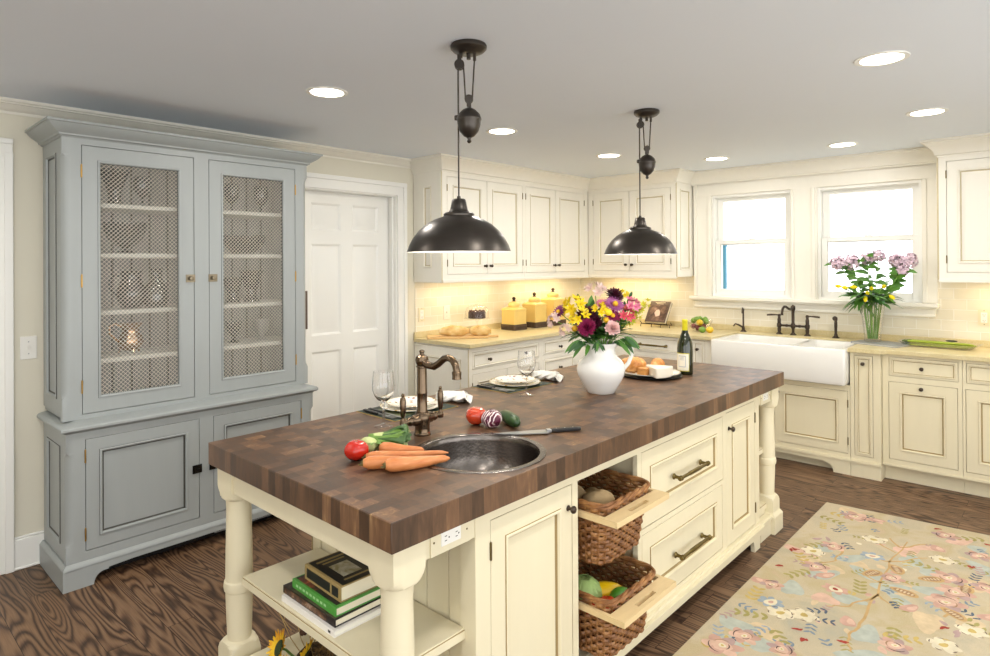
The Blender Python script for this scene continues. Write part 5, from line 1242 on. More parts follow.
m = M(); flange(m, 2.505,-.085,.03); m.build('holder', BRONZE, t); m = M(); m.lathe([(.011,.028),(.0095,.04),(.012,.09),(.0115,.125),(.009,.135)], (2.505,-.085,CT), 14); m.tube([(2.505,-.085,CT+.13),(2.505,-.09,CT+.15),(2.507,-.115,CT+.156)], [.010,.016,.019], 14); m.build('spray_head', BRONZE, t, ang=60)

# ------------------------------------------------------------------ glass vase, book and tray on the right counter
GX, GY = 2.795, -.255
t = thing('magazine', 'grey covered book lying under the glass flower vase', 'book', (2.86,-.30,CT), rz=-.32)
m = M(); m.box(-.155,.155,-.105,.105,.0015,.0125); m.build('page_block', mat('grey_pages','#d5d5d2',.7), t, w=False)
m = M(); m.box(-.16,.16,-.11,.11,0,.0018); m.box(-.16,.16,-.11,.11,.0122,.014); m.box(-.1605,-.157,-.11,.11,0,.014); m.build('cover', mat('slate_cover','#7e858c',.3,var=.12,sc=8), t, w=False)
t = thing('flower_vase', 'tall clear glass vase of lilac and yellow tulips by the window', 'vase', (GX, GY, CT+.0142))
m = M(); m.lathe([(0,.0),(.052,0),(.055,.004),(.058,.06),(.068,.16),(.084,.29),(.0855,.291),(.082,.29),(.065,.16),(.054,.06),(.05,.016),(0,.014)], (0,0,0), 40); m.build('glass_body', THING, t, w=False, ang=60)
VZ = CT+.0142
LV = Vector((1,.25,0)).normalized(); DV = Vector((-.25,1,0)).normalized()
def vase_stem(nm, lb, cat, a, z, b, kind, r, col, out, lv, LL=.09, c2='gold'):
    pos = Vector((GX, GY, z))+LV*a+DV*b; rt = Vector((GX, GY, VZ+.29))+LV*max(-.06,min(.06,a*.4))+DV*max(-.05,min(.05,b)); ft = Vector((GX, GY, VZ+.018))+LV*max(-.03,min(.03,a*.13))+DV*b*.2
    return stem_flower(nm, lb, cat, rt, ft, pos, kind, r, col, c2, out, lv, LL, stem=.003)
for i, (a, z, b, r, lb) in enumerate(((-.225,1.50,.02,.058,'pale lilac cluster at the far left of the glass vase'),(-.135,1.505,.03,.062,'pale lilac cluster second from the left in the glass vase'),(-.03,1.53,.03,.05,'pale lilac cluster left of the middle of the glass vase'),(.04,1.555,.0,.05,'pale lilac cluster topmost in the glass vase'),(.155,1.515,.02,.055,'pale lilac cluster right of the middle of the glass vase'),(.235,1.515,.02,.06,'pale lilac cluster at the far right of the glass vase'),(.19,1.445,-.02,.045,'pale lilac cluster hanging lowest at the right of the glass vase'))):
    vase_stem('lilac', lb, 'flower', a, z, b, 'lilac', r, 'lilac', (a*2, -.4, .5), 13, .10, 'pale')
for a, z, b, o, lb in ((-.20,1.322,-.03,(-1,0,.05),'yellow tulip leaning out farthest left over the vase rim'),(-.155,1.312,-.05,(-1,-.3,.1),'yellow tulip second from the left over the vase rim'),(-.10,1.318,-.05,(-1,-.3,.05),'yellow tulip third from the left over the vase rim'),(-.01,1.300,-.07,(.3,-.8,.5),'yellow tulip at the middle front of the vase, upper one'),(-.022,1.277,-.09,(-.3,-.9,.1),'yellow tulip at the middle front of the vase, middle one'),(-.045,1.255,-.09,(.0,-.4,-1),'yellow tulip drooping down over the front vase rim'),(.06,1.318,-.03,(.6,-.6,.3),'yellow tulip at the right above the vase rim'),(.105,1.262,-.05,(.8,-.3,-.6),'yellow tulip drooping at the right of the vase')):
    vase_stem('tulip', lb, 'flower', a, z, b, 'tulip', .026, 'tulip', o, 5, .14)
for k in range(7):
    a = -.14+k*.045; t = thing('leaf_stalk', 'long green leaf stalk standing in the glass vase', 'leaves', (GX, GY, VZ+.018), group='leaf stalks in the glass vase')
    m = M(); rt = Vector((GX, GY, VZ+.285))+LV*a*.35; m.tube([(GX+LV.x*a*.18,GY,VZ+.018), tuple(rt), tuple(rt+LV*a*.5+Vector((0,0,.05)))], .003, 6); m.build('stem', STEMG, t, ang=60)
    for q in range(5):
        m = M(); th = k*1.1+q*1.26; m.leaf(tuple(rt+LV*a*.2+Vector((0,0,.012*q-.01))), (math.cos(th)+a*3, math.sin(th)-.3, .35 if k not in (0,1) else -.2), .13, .034, .5, 6); m.build('leaf', LEAFG, t, ang=80)
t = thing('glass_tray', 'long clear glass dish of green stalks on the right counter', 'dish', (3.20,-.24,CT), rz=-.10)
m = M(); R = lambda hx, hy, z: rr(-hx,hx,-hy,hy,.03,z)
m.loft([R(.17,.075,0),R(.19,.088,.006),R(.232,.11,.034),R(.235,.112,.036),R(.230,.109,.036),R(.186,.085,.009),R(.168,.073,.004)]); m.build('glass_body', THING, t, w=False, ang=50)
ASP = mat('asparagus_green', '#9aab2c', .5, var=.3, sc=30); ASPT = mat('asparagus_tip', '#5a6b25', .5, var=.3, sc=40)
for k in range(16):
    y = -.05+.1*((k*7)%16)/15; z = CT+.012+.011*(k//6); rz = -.10+random.uniform(-.12,.12); x0 = -.19+random.uniform(0,.03); L = random.uniform(.33,.38)
    t = thing('asparagus_spear', 'green asparagus spear lying in the long glass dish', 'asparagus', (3.20, -.24, z), rz=rz, group='asparagus spears in the glass dish')
    m = M(); m.tube([(x0,y,0),(x0+L*.5,y+.004,.001),(x0+L,y,.002)], [.0055,.0055,.0045], 8); m.build('stalk', ASP, t, w=False, ang=60)
    m = M(); m.tube([(x0-.035,y,.0),(x0-.02,y,0),(x0,y,0)], [.0015,.006,.0055], 8)
    for q in range(4): m.leaf((x0-.005-.008*q,y,.003), (-.8,math.cos(q*2),math.sin(q*2)+.2), .012,.006,0,2)
    m.build('tip', ASPT, t, w=False, ang=60)
m = M(); m.blob((3.265,-.205,CT+.047), (.035,.012,.007), 12, 8); tag(m.build('dark_olive_stalk', mat('dark_stalk','#3a3a28',.4), ang=80), 'dark bundle lying on top of the asparagus', 'vegetable')
# ------------------------------------------------------------------ glassware in the hutch
HCRY = thin_glass('cut_glass_ware', .09, .8, '#d6dbdc')
SHZ = (1.824, 1.574, 1.286, 1.048)
def vessel(name, label, cat, y, z, prof, mt, handle=None, x=.19, foot=None, rz=0, lid=None):
    t = thing(name, label, cat, (x, y, z+.0006), rz=rz); m = M(); m.lathe(prof, (0,0,0), 28); m.build('body', mt, t, w=False, ang=55)
    if handle:
        m = M(); m.tube([(0, -a, b) for a, b in handle], .006, 10); m.build('handle', mt, t, w=False, ang=80)
    return t
def hollow(o, w=.003): return o + [(max(.002, r-w), max(z, o[0][1]+.006)) for r, z in o[::-1][1:-1]] + [(0, o[0][1]+.008)]
vessel('glass_pitcher', 'flared clear glass vase on the top hutch shelf, left of the goblet', 'vase', -4.50, SHZ[0], hollow([(0,0),(.04,0),(.042,.006),(.03,.03),(.034,.08),(.055,.14),(.072,.19)]), HCRY)
vessel('glass_goblet', 'clear glass goblet on the top hutch shelf behind the left door', 'glass', -4.365, SHZ[0], hollow([(0,0),(.036,0),(.03,.004),(.006,.012),(.006,.05),(.03,.07),(.045,.1),(.045,.14),(.04,.165)],.002), HCRY)
vessel('glass_bowl', 'cut glass pedestal bowl on the second hutch shelf behind the left door', 'bowl', -4.45, SHZ[1], hollow([(0,0),(.05,0),(.045,.008),(.018,.018),(.016,.03),(.05,.045),(.08,.075),(.098,.12),(.105,.165)]), HCRY)
vessel('glass_pitcher', 'clear glass pitcher with handle on the third hutch shelf, left one', 'pitcher', -4.42, SHZ[2], hollow([(0,0),(.05,0),(.06,.02),(.072,.06),(.07,.1),(.052,.14),(.045,.165),(.055,.195)]), HCRY, [(.05,.17),(.085,.175),(.105,.14),(.1,.1),(.07,.06)])
vessel('glass_pitcher', 'cut crystal decanter on the third hutch shelf, right one', 'pitcher', -4.315, SHZ[2], hollow([(0,0),(.055,0),(.062,.03),(.06,.09),(.045,.13),(.03,.15),(.028,.19),(.036,.21)]), HCRY, x=.24)
t = vessel('silver_creamer', 'tarnished silver footed jug on the fourth hutch shelf behind the left door', 'jug', -4.425, SHZ[3], [(0,.012),(.03,.012),(.055,.03),(.062,.06),(.055,.085),(.042,.105),(.042,.13),(.055,.155),(.053,.156),(.038,.13),(0,.12)], SILVER, [(.045,.14),(.075,.158),(.1,.145),(.1,.11),(.075,.08),(.055,.06)])
for k in range(3):
    m = M(); a = k*2.1; m.tube([(.045*math.cos(a),.045*math.sin(a),.03),(.052*math.cos(a),.052*math.sin(a),.012),(.058*math.cos(a),.058*math.sin(a),.002)], [.006,.004,.006], 8); m.build('foot', SILVER, t, w=False)
cup = hollow([(0,0),(.034,0),(.03,.004),(.006,.012),(.006,.05),(.03,.068),(.042,.1),(.043,.14),(.038,.17)],.002)
vessel('glass_goblet', 'clear glass goblet on the top hutch shelf behind the right door, left one', 'glass', -3.875, SHZ[0], cup, HCRY)
vessel('glass_goblet', 'clear glass goblet on the top hutch shelf behind the right door, right one', 'glass', -3.69, SHZ[0], cup, HCRY)
vessel('glass_bowl', 'wide cut glass bowl on the second hutch shelf behind the right door', 'bowl', -3.80, SHZ[1], hollow([(0,0),(.06,0),(.07,.01),(.1,.04),(.12,.08),(.125,.115)]), HCRY)
vessel('glass_vase', 'cut glass vase on the third hutch shelf behind the right door, left one', 'vase', -3.87, SHZ[2], hollow([(0,0),(.045,0),(.04,.01),(.03,.04),(.045,.1),(.06,.15)]), HCRY)
vessel('glass_vase', 'cut glass vase on the third hutch shelf behind the right door, taller right one', 'vase', -3.755, SHZ[2], hollow([(0,0),(.05,0),(.045,.01),(.03,.05),(.05,.12),(.07,.19)]), HCRY)
for yv, lb in ((-3.865,'left'), (-3.69,'right')):
    vessel('silver_goblet', 'small silver and glass goblet on the fourth hutch shelf behind the right door, %s one' % lb, 'glass', yv, SHZ[3], hollow([(0,0),(.036,0),(.03,.006),(.012,.015),(.012,.03),(.034,.05),(.042,.09),(.046,.125)]), HCRY if lb == 'left' else STEEL)

# ------------------------------------------------------------------ books on the island shelf
ZS = .465
PAGES = mat('cream_pages', '#e2d9c0', .8, var=.06, sc=40, scale=(1,1,30))
def book(label, x0, x1, y0, y1, z0, z1, rz, cov, prints=(), pages=PAGES):
    cx, cy = (x0+x1)/2, (y0+y1)/2; hx, hy = (x1-x0)/2, (y1-y0)/2; h = z1-z0; t = thing('book', label, 'book', (cx, cy, z0), rz=rz); c = .0028
    m = M(); m.box(-hx+.003, hx-.003, -hy+.004, hy-.003, c, h-c); m.build('page_block', pages, t, w=False)
    m = M(); m.box(-hx, hx, -hy, hy, 0, c); m.box(-hx, hx, -hy, hy, h-c, h); m.box(-hx, hx, -hy, -hy+.0035, c, h-c); m.build('cover', cov, t, w=False, bev=.0008)
    for nm, mt, boxes in prints:
        m = M()
        for b in boxes: m.box(*b)
        m.build(nm, mt, t, w=False)
    return t
WHC = mat('white_book_cover', '#ece8e0', .3, var=.03); BRC = mat('black_brown_cover', '#201a18', .3, var=.2); GRC = mat('green_book_cover', '#4f9a3f', .35, var=.1); GOC = mat('gold_book_cover', '#a08a58', .45, var=.12, sc=15); BKC = mat('black_book_print', '#16181a', .35)
def pic(nm, sc, cols):
    p = NT(nm); z = p.noise(p.co(), sc, 4, .6, .5); p.set(Base_Color=p.ramp(z, [(.25+.5*i/(len(cols)-1), lin(c)) for i, c in enumerate(cols)]), Roughness=.3); return p.m
book('white book lowest in the stack on the island shelf', 2.070,2.362,-4.585,-4.365,ZS,.484,0,WHC, [('spine_mark', BKC, [(.115,.127,-.1105,-.1099,.006,.013)])], mat('white_pages','#f0ece0',.8))
book('black photo covered book second from the bottom of the stack', 2.062,2.350,-4.575,-4.355,.4843,.508,.0,BRC, [('spine_photo', pic('spine_photo',34,['#1a1412','#3c2a20','#7d5a3c','#d9cfc0']), [(-.135,.10,-.1106,-.1099,.003,.020)]), ('cover_photo', pic('cover_photo_dark',20,['#161312','#33261f','#5c4a3e','#22262c']), [(-.14,.14,-.108,.108,.0237,.0241)])])
book('green spined cookbook third from the bottom of the stack', 2.098,2.345,-4.565,-4.350,.5084,.535,-.02,GRC, [('cover_photo', pic('food_photo',24,['#151312','#1d1a18','#6b3326','#c0683a','#d8c9b4']), [(-.118,-.005,-.098,.104,.0267,.0271)]), ('cover_black', BKC, [(-.005,.112,-.098,.104,.0267,.0271)]), ('spine_letters', mat('pale_green_ink','#a9d39a',.4), [(-.10+.02*k,-.088+.02*k,-.1081,-.1074,.010,.017) for k in range(9)])])
book('thick gold and black hardback topmost in the stack', 2.128,2.333,-4.540,-4.400,.5354,.581,-.03,GOC, [('title_panel', BKC, [(-.096,.098,-.060,.068,.0457,.0462)]), ('spine_panel', BKC, [(-.090,.045,-.0707,-.0699,.009,.037),(.055,.09,-.0707,-.0699,.009,.037)]), ('landscape_picture', pic('landscape',18,['#6f6a3e','#9b9168','#c9c4b0','#8d9a96']), [(-.03,.055,-.03,.035,.0462,.0466)]), ('gilt_lines', GOC, [(-.08,-.07,-.045,.05,.0462,.0465),(-.06,-.052,-.035,.04,.0462,.0465),(.07,.078,-.04,.045,.0462,.0465)])])

# ------------------------------------------------------------------ dried sunflowers on the low shelf
ZL = .165
t = thing('twig_basket', 'dark twig basket of dried flowers on the island low shelf', 'basket', (2.19,-4.47,ZL))
TWIG = mat('dark_twig', '#4b3824', .8, var=.4, sc=60)
m = M()
for k in range(9): m.tube([(.095*(1+.012*k)*math.cos(q*.2618+.1*k)*1.5+.003*(-1)**q,.085*(1+.012*k)*math.sin(q*.2618+.1*k),.006+.011*k) for q in range(25)], .006, 5, caps=False)
m.build('woven_sides', TWIG, t, w=False, ang=60); m = M(); m.lathe([(0,0),(.08,0),(.09,.004),(0,.006)], (0,0,0), 20); m.build('base', TWIG, t, w=False)
SUNC = mat('sunflower_disc', '#2c3a1a', .9, var=.5, sc=80, bump=.5); SUNP = NT('sunflower_petal'); SUNP.set(Base_Color=SUNP.ramp(SUNP.noise(SUNP.co(), 30, 2), [(.3, lin('#d98613')), (.5, lin('#efc11f')), (.8, lin('#f4d83f'))]), Roughness=.6); SUNP = SUNP.m
def sunflower(label, pos, ax, r):
    t = thing('sunflower', label, 'flower', (pos[0], pos[1], pos[2]))
    m = M(); A, a, b = basis(Vector(ax)); c = Vector(pos)
    for ring in range(2):
        for k in range(20): th = 2*PI*k/20+ring*.157; petal(m, c+(a*math.cos(th)+b*math.sin(th))*r*.35, (a*math.cos(th)+b*math.sin(th))+A*(.15+.2*ring+random.uniform(-.1,.15)), A, r*random.uniform(.6,.78), r*.2, .1, 3)
    m.build('petals', SUNP, t, ang=60)
    m = M(); m.blob(c+A*r*.05, (r*.46,r*.46,r*.16), 20, 8, rot=A.to_track_quat('Z','Y').to_matrix()); m.build('disc', SUNC, t, ang=80)
    m = M(); m.tube([tuple(c), tuple(c-A*r*.4), (2.17+(c.x-2.17)*.35,-4.47,ZL+.01)], .004, 6); m.build('stem', STEMG, t, ang=80)
sunflower('yellow sunflower at the left of the low shelf, facing left', (1.955,-4.53,.245), (-.25,-.9,.5), .055)
sunflower('yellow sunflower in the middle of the low shelf', (2.10,-4.525,.275), (-.7,-.5,.6), .055)
sunflower('small yellow sunflower low between the two larger ones', (2.02,-4.555,.215), (0,-.8,.6), .038)
m = M()
for k in range(420):
    p = Vector((random.gauss(2.20,.05), random.gauss(-4.47,.035), random.gauss(.30,.035)))
    if p.z > .40: continue
    m.leaf(tuple(p), (random.uniform(-1,1), random.uniform(-1,1), random.uniform(-.3,1)), .022, .004, .1, 2)
tag(m.build('dried_grass_heads', mat('dried_brown_grass','#6b5128',.9,var=.5,sc=90), ang=80), 'fluffy brown dried grass heads behind the sunflowers', 'grass', kind='stuff')
for k, (a, b, lb) in enumerate((((1.86,-4.50,.36),0,'thin dry twig curling up at the far left of the low shelf'),((1.93,-4.47,.37),1,'thin dry twig standing straight left of the sunflowers'),((2.02,-4.46,.36),2,'thin dry twig with brown seed pods between the sunflowers'))):
    t = thing('dry_twig', lb, 'twig', (2.10,-4.47,ZL+.01)); P0 = Vector((2.10,-4.47,ZL+.01)); P1 = Vector(a); m = M()
    m.tube([tuple(P0), tuple(P0.lerp(P1,.55)+Vector((-.02,0,-.02))), tuple(P1)], .0016, 5)
    for q in range(3): p = P0.lerp(P1, .6+.15*q); m.tube([tuple(p), tuple(p+Vector((random.uniform(-.05,.03),-.02,.05)))], .0012, 5)
    m.build('branch', mat('straw_twig','#b59a63',.8), t, ang=80)
    if k == 2:
        m = M()
        for q in range(9): m.blob(P1+Vector((random.gauss(0,.022),random.gauss(0,.015),-.05+random.gauss(0,.022))), (.010,.008,.009), 8, 6)
        m.build('seed_pods', mat('brown_seed_pod','#4a2f1e',.8,var=.4,sc=60), t, ang=80)

# ------------------------------------------------------------------ produce in the baskets
POT = mat('potato_skin', '#a98f66', .75, var=.22, sc=26, bump=.3)
def blobthing(name, label, cat, pos, r, mt, fn=None, rz=0, ry=0, part='skin', stem=True):
    t = thing(name, label, cat, pos, rz=rz); m = M(); m.blob((0,0,0), r, 22, 14, fn, rot=Matrix.Rotation(ry, 3, 'Y')); m.build(part, mt, t, w=False, ang=80)
    if stem: m = M(); m.tube([(r[0]*.92,0,r[2]*.1),(r[0]*1.12,0,r[2]*.2)], r[2]*.12, 6); m.build('stem', STEMG, t, w=False)
    return t
for k, (x, y, z, r, rz, lb) in enumerate(((2.615,-3.640,.645,(.066,.040,.038),.75,'largest pale potato at the front of the upper basket'),(2.525,-3.655,.645,(.045,.040,.038),1.2,'round potato at the left of the upper basket'),(2.55,-3.565,.620,(.055,.04,.036),-.5,'potato lying half hidden at the back of the upper basket'),(2.44,-3.62,.620,(.05,.038,.036),.2,'potato deepest at the rear of the upper basket'),(2.63,-3.535,.575,(.055,.042,.04),.3,'potato low at the right of the upper basket'),(2.52,-3.66,.565,(.06,.045,.042),.9,'potato at the bottom of the upper basket'))):
    blobthing('potato', lb, 'potato', (x, y, z), r, POT, lambda th, ph, k=k: 1+.07*math.sin(2*th+k)+.05*math.sin(3*ph+2*k), rz, stem=False)
CAB = mat('cabbage_leaf', '#a9c476', .5, var=.2, sc=22, bump=.3)
t = thing('green_cabbage', 'pale green cabbage at the left of the lower basket', 'cabbage', (2.588,-3.688,.318))
m = M(); m.blob((2.588,-3.688,.318), (.060,.058,.058), 26, 18, lambda th, ph: 1+.03*math.sin(5*th+3*ph)+.02*math.sin(11*th-5*ph)); m.build('head', CAB, t, ang=80)
for k in range(6):
    m = M(); ph0 = k*1.05; m.sheet(lambda u, v, p=ph0: (2.588+.064*math.cos(p+(v-.5)*1.5)*math.sin(.25+u*1.8)*(1+.05*math.sin(v*20)), -3.688+.062*math.sin(p+(v-.5)*1.5)*math.sin(.25+u*1.8)*(1+.05*math.sin(u*18)), .319+.0625*math.cos(.25+u*1.8)), 10, 12); m.build('outer_leaf', CAB, t, solid=.0012, ang=80)
blobthing('yellow_squash', 'bright yellow squash at the back of the lower basket', 'squash', (2.630,-3.640,.318), (.085,.038,.038), mat('yellow_squash_skin','#eec113',.3,var=.06), lambda th, ph: 1-.2*max(0, -math.cos(th))*math.sin(ph), .9)
tomato('tomato', 'orange red tomato at the front of the lower basket', 2.685,-3.690,.278,.038,TOMO)
tomato('tomato', 'small red tomato half hidden beside the cabbage in the lower basket', 2.640,-3.730,.280,.026,TOM)
citrus('lime', 'dark green lime at the right of the lower basket', 'lime', 2.700,-3.625,.285,.035,mat('dark_lime_peel','#4d8a2c',.35,var=.2,sc=40,bump=.2),1.2,.9)
for k, (x, y) in enumerate(((2.50,-3.53),(2.62,-3.55),(2.50,-3.66),(2.64,-3.66),(2.56,-3.60))):
    blobthing('red_onion', 'brown skinned onion filling the bottom of the lower basket', 'onion', (x, y, .215), (.045,.045,.042), mat('onion_skin','#9a6a3c',.5,var=.2), None, k, stem=True)['group'] = 'onions under the lower basket vegetables'

# ------------------------------------------------------------------ rug
rug = [(2.75,-1.288),(4.30,-1.155),(4.30,-3.95),(2.757,-3.95)]
RM = [rug_base()] + [mat('rug_'+k, h, .95, var=.3, sc=22, spec=.1) for k, h in dict(rose='#c29d8c', cream='#d9ceb2', blue='#98a3ab', navy='#5a6472', brown='#a08062', red='#a0463c', olive='#a39a62', haze='#b0b4a8', orange='#c0a070', dark='#62504a', mauve='#b09690', gold='#bfa868', sand='#cdb896', blush='#d2b09c', slate='#7f8d98').items()]
RI = {k: i+1 for i, k in enumerate(('rose','cream','blue','navy','brown','red','olive','haze','orange','dark','mauve','gold','sand','blush','slate'))}
m = M(); m.prism(rug, .0, .009)
for v in m.b.verts: pass
lz = [.0092]
def blot(x, y, rx, ry, rot, mi, n=18, wob=.1, ph=0.0, lay=0):
    m.mi = RI[mi]; z = .0092+.00012*lay+.0000015*(len(m.b.faces) % 61)
    pts = []
    for k in range(n):
        a = 2*PI*k/n; w = 1+wob*.6*math.sin(3*a+ph)+wob*.5*math.sin(2*a+2*ph); px, py = rx*w*math.cos(a), ry*w*math.sin(a)
        q = (x+px*math.cos(rot)-py*math.sin(rot), y+px*math.sin(rot)+py*math.cos(rot))
        q = (max(q[0],2.758), min(q[1], -1.292+(q[0]-2.75)*.0858))
        pts.append((q[0], q[1], z))
    m.poly(pts)
def arc(x, y, r, a0, a1, w, mi, lay):
    m.mi = RI[mi]; z = .0092+.00012*lay; L = []
    for k in range(7):
        a = a0+(a1-a0)*k/6; h = w*math.sin(PI*(k+.5)/7)
        L.append((m.v((x+(r-h)*math.cos(a), y+(r-h)*math.sin(a), z)), m.v((x+(r+h)*math.cos(a), y+(r+h)*math.sin(a), z))))
    for k in range(6): m.f([L[k][0], L[k+1][0], L[k+1][1], L[k][1]])
def ribbon(pts, w, mi, lay):
    m.mi = RI[mi]; z = .0092+.00012*lay; P = [Vector(p) for p in pts]; C_ = []
    for i in range(len(P)-1):
        for s in range(5): C_.append(P[i].lerp(P[i+1], s/5)+Vector((.006*math.sin(s*1.3+i*2), .006*math.cos(s*1.7+i))))
    C_.append(P[-1]); L = []
    for i, p in enumerate(C_):
        d = (C_[min(i+1,len(C_)-1)]-C_[max(i-1,0)]).normalized(); n = Vector((-d.y, d.x))*w*(1-.5*i/len(C_)); L.append((m.v((p.x+n.x,p.y+n.y,z)), m.v((p.x-n.x,p.y-n.y,z))))
    for i in range(len(L)-1): m.f([L[i][0], L[i+1][0], L[i+1][1], L[i][1]])
RF = dict(
rose=[(2.95,-1.93),(2.95,-2.23),(2.85,-2.55),(2.91,-3.04),(2.87,-3.16),(3.37,-2.71),(3.45,-1.93),(3.49,-2.07),(3.47,-2.2),(3.53,-1.56),(3.37,-1.38),(3.25,-2.11),(2.94,-1.42),(3.05,-3.03),(3.59,-1.93)],
cream=[(2.89,-2.06),(3.04,-2.72),(3.4,-1.73),(3.51,-2.58),(3.58,-2.39),(3.09,-1.7),(2.96,-2.77)],
pink=[(3.36,-2.36),(3.36,-1.6),(3.04,-1.4),(3.01,-2.29),(3.19,-2.65),(2.79,-2.55),(3.62,-2.22)],
ring=[(3.08,-2.4),(3.13,-1.92),(2.9,-2.71)],
brown=[(3.17,-2.12),(3.25,-2.0),(3.32,-2.22),(3.39,-2.0),(3.52,-2.01),(3.51,-2.29)],
red=[(2.81,-2.34),(2.81,-2.1),(3.05,-2.85),(3.09,-2.91),(3.21,-2.82),(3.49,-2.44),(3.51,-1.73),(3.32,-1.31),(2.8,-2.12),(3.55,-1.37)],
bleaf=[(2.9,-1.39),(2.99,-1.41),(3.12,-1.36),(2.93,-1.65),(3.08,-2.64),(3.43,-2.27),(3.54,-2.16),(3.57,-2.25),(2.95,-2.94),(2.83,-2.82),(3.54,-1.85),(3.02,-2.05),(3.09,-2.8),(3.11,-2.71),(2.82,-3.08),(3.05,-2.98),(3.0,-1.87)],
haze=[(3.0,-2.29),(2.93,-2.52),(2.85,-2.98),(3.05,-2.02),(3.29,-1.85),(3.14,-2.45),(3.41,-2.12),(3.27,-2.7),(2.98,-3.05),(3.26,-2.22)],
oleaf=[(2.88,-2.19),(2.89,-1.96),(2.84,-1.56),(2.82,-2.69),(2.88,-2.86),(3.02,-2.96),(2.84,-3.16),(3.35,-1.87),(3.35,-2.63),(3.37,-2.64),(3.6,-2.35),(2.91,-2.35),(2.87,-1.46),(3.16,-2.31),(3.48,-1.34)])
for k in list(RF): # the same motifs repeat toward the near and right ends of the rug
    RF[k] = RF[k] + [(x+.86, y-.35) for x, y in RF[k] if x+.86 < 4.2] + [(x+.1, y-1.95) for x, y in RF[k] if y > -1.9 and x < 4.1]
i = 0; U = random.uniform
def sprig(x, y, a, n, L, w, mi, lay):
    """a short stem with paired leaflets"""
    for q in range(n):
        f = (q-(n-1)/2)*L*.85
        for s_ in (-1, 1): blot(x+f*math.cos(a)+L*.4*math.cos(a+s_*.9), y+f*math.sin(a)+L*.4*math.sin(a+s_*.9), L*.45, w*.9, a+s_*.9, mi, 8, .1, q, lay)
for k in range(70): blot(U(2.8,4.25), U(-3.9,-1.35), U(.04,.10), U(.03,.06), U(0,3), random.choice(('haze','sand','sand','haze','blush')), 18, .3, k, 0)
for k in range(110): sprig(U(2.8,4.25), U(-3.9,-1.4), U(0,6), random.choice((2,3,4)), U(.022,.036), U(.005,.008), random.choice(('olive','gold','slate','olive','mauve','haze','navy')), 1)
for k in range(60): blot(U(2.8,4.25), U(-3.9,-1.4), U(.012,.028), U(.008,.018), U(0,3), random.choice(('blush','rose','cream','mauve','sand')), 10, .2, k, 1)
for x, y in RF['haze']: i += 1; blot(x, y, .075, .045, i, 'haze', 18, .3, i, 1)
for b in ([(3.23,-2.64),(3.23,-2.33),(3.21,-1.93),(3.23,-1.61)],[(3.23,-2.34),(3.16,-2.52),(3.09,-2.58)],[(3.23,-2.33),(3.29,-2.38)],[(3.21,-1.93),(3.34,-1.76)],[(3.21,-1.93),(3.14,-1.94)],[(3.21,-1.72),(3.15,-1.62)],[(3.5,-2.06),(3.55,-1.94),(3.6,-1.88)],[(3.48,-2.35),(3.51,-2.11)],[(3.23,-2.64),(3.22,-2.78),(3.25,-2.87)],[(3.21,-1.72),(3.31,-1.58)],[(3.10,-1.72),(3.21,-1.80)],[(3.23,-2.2),(3.13,-2.16)],[(3.22,-2.1),(3.33,-2.13)],[(3.0,-1.95),(3.0,-2.1),(2.93,-2.24)],[(2.9,-2.72),(3.04,-2.75)]):
    ribbon(b, .006, 'orange', 2); ribbon([(x+.86, y-.35) for x, y in b], .006, 'orange', 2)
for x, y in RF['oleaf']: i += 1; sprig(x, y, i*1.9, 4, .042, .010, 'olive' if i % 3 else 'gold', 3)
for x, y in RF['bleaf']: i += 1; sprig(x, y, i*1.7, 3, .034, .0065, ('navy','blue','slate')[i % 3], 3)
for x, y in RF['pink']: i += 1; blot(x, y, .045, .028, i, 'rose', 14, .2, i, 3); blot(x+.01, y+.005, .026, .014, i, 'blush', 12, .2, i, 4)
for x, y in RF['brown']:
    i += 1; blot(x, y, .056, .030, i*.9, 'orange', 16, .12, i, 4); blot(x, y, .042, .020, i*.9, 'brown', 14, .15, i, 5)
    for q in range(5): blot(x+.03*(q-2)/2*math.cos(i*.9), y+.03*(q-2)/2*math.sin(i*.9), .005, .012, i*.9, 'sand', 6, 0, 0, 6)
for x, y in RF['cream']:
    i += 1
    for q in range(6): blot(x+.034*math.cos(q*1.05+i), y+.028*math.sin(q*1.05+i), .026, .018, q*1.05+i, 'cream', 10, .1, q, 4)
    blot(x, y, .018, .014, i, 'gold', 10, .2, i, 5)
    for q in range(5): arc(x, y, .048, q*1.26+i, q*1.26+i+.5, .0022, 'dark', 6)
for x, y in RF['rose']:
    i += 1; s = U(.75,1.15)
    for q in range(6): blot(x+.040*s*math.cos(q*1.05+i), y+.034*s*math.sin(q*1.05+i), .034*s, .024*s, q*1.05+i, ('rose','blush','rose','mauve')[(q+i) % 4], 12, .12, q, 4)
    blot(x, y, .036*s, .030*s, i, 'blush', 14, .2, i, 5)
    for q in range(3): arc(x, y, (.024+.012*q)*s, q*1.9+i, q*1.9+i+1.7, .0028, ('dark','brown','dark')[q], 6)
    blot(x, y, .016*s, .012*s, i, 'cream', 10, .2, i, 7); blot(x, y, .007*s, .005*s, i, 'gold', 8, .2, i, 8)
for x, y in RF['ring']:
    i += 1
    for q in range(7): blot(x+.038*math.cos(q*.9+i), y+.030*math.sin(q*.9+i), .020, .015, q*.9+i, 'blue' if i % 3 else 'rose', 10, .1, q, 4)
    blot(x, y, .032, .024, i, 'cream', 14, .15, i, 5); blot(x, y, .014, .010, i, 'red' if i % 3 == 0 else 'rose', 10, .1, i, 6)
for x, y in RF['red']: i += 1; blot(x, y, .018, .009, i*1.3, 'red', 10, .3, i, 5); blot(x+.013, y+.008, .010, .006, i, 'red', 8, .3, i, 5)
tag(m.build('floral_rug', RM, flat=True), 'beige hooked rug with scattered flowers on the floor right of the island', 'rug')

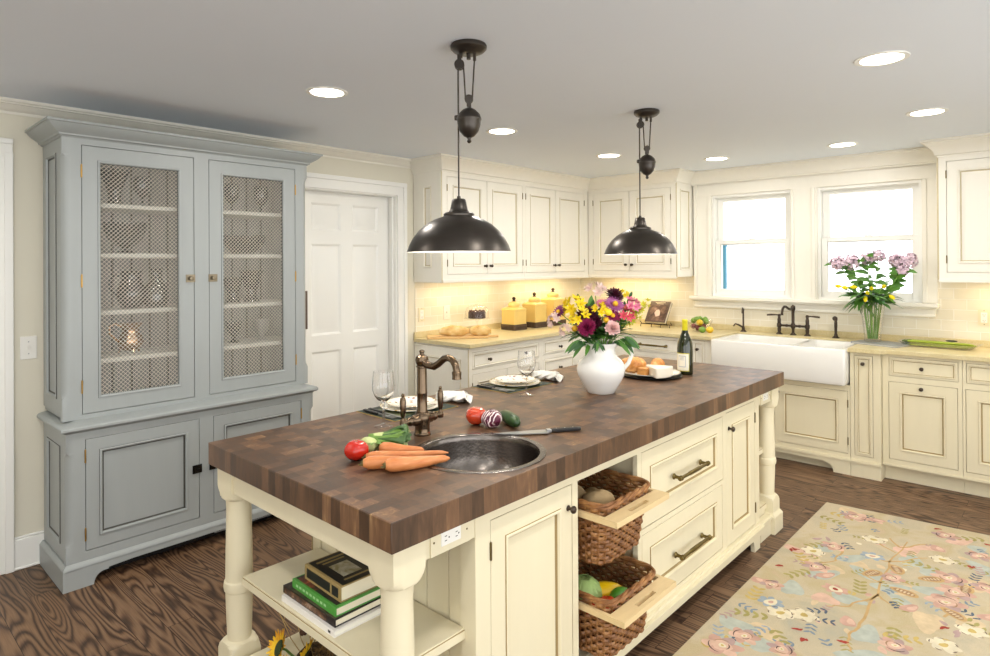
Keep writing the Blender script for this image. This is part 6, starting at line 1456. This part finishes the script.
# ------------------------------------------------------------------ camera, world
cam = bpy.data.cameras.new('camera'); co = bpy.data.objects.new('camera', cam); COL.objects.link(co)
yaw, pitch, roll = .7442, .004, -.0061
Rv = Vector((math.cos(yaw), math.sin(yaw), 0)); Fv = Vector((-math.sin(yaw), math.cos(yaw), 0)); Uv = Vector((0,0,1))
Fv, Uv = Fv*math.cos(pitch)+Uv*math.sin(pitch), -Fv*math.sin(pitch)+Uv*math.cos(pitch)
Rv, Uv = Rv*math.cos(roll)+Uv*math.sin(roll), -Rv*math.sin(roll)+Uv*math.cos(roll)
mw = Matrix.Identity(4)
for k in range(3): mw[k][0] = Rv[k]; mw[k][1] = Uv[k]; mw[k][2] = -Fv[k]; mw[k][3] = C_CAM[k]
co.matrix_world = mw
cam.sensor_fit = 'HORIZONTAL'; cam.sensor_width = 36; cam.lens = 628.1767/990*36
cam.shift_x = (495-494.95)/990; cam.shift_y = -(328-260.43)/990; cam.clip_start = .02
SC.camera = co
w = bpy.data.worlds.new('sky'); SC.world = w; w.use_nodes = True; nt = w.node_tree; bg = nt.nodes['Background']
tc = nt.nodes.new('ShaderNodeTexCoord'); sp = nt.nodes.new('ShaderNodeSeparateXYZ'); rp = nt.nodes.new('ShaderNodeValToRGB')
nt.links.new(tc.outputs['Generated'], sp.inputs[0]); nt.links.new(sp.outputs['Z'], rp.inputs[0])
rp.color_ramp.elements[0].color = (.97,.985,1,1); rp.color_ramp.elements[1].color = (.95,.97,1,1)
nt.links.new(rp.outputs[0], bg.inputs['Color']); bg.inputs['Strength'].default_value = SKYP
# daylight, added openings included (portals only guide the sampling of the sky)
for nm, loc, sx, sy, rot in (('added_opening_portal', (RX-.16,-4.4,1.175), 6.0, 2.05, (0,-PI/2,0)), ('added_front_portal', (3.9,RY+.16,1.175), 2.0, 2.05, (-PI/2,0,0)), ('sink_window_portal', (1.81,-.0,1.66), .69, .92, (PI/2,0,0)), ('sink_window_portal', (2.71,-.0,1.66), .72, .92, (PI/2,0,0))):
    o = lamp('AREA', nm, loc, 1, size=sx if nm != 'added_opening_portal' else sy, rot=rot, shape='RECTANGLE', size_y=sy if nm != 'added_opening_portal' else sx); o.data.cycles.is_portal = True
vs = SC.view_settings; vs.view_transform = 'Standard'; vs.look = 'None'; vs.gamma = 1; vs.exposure = EXPO; vs.use_curve_mapping = False
SC.cycles.max_bounces = 10; SC.cycles.transparent_max_bounces = 12; SC.cycles.sample_clamp_indirect = 6; SC.cycles.caustics_reflective = False; SC.cycles.caustics_refractive = False
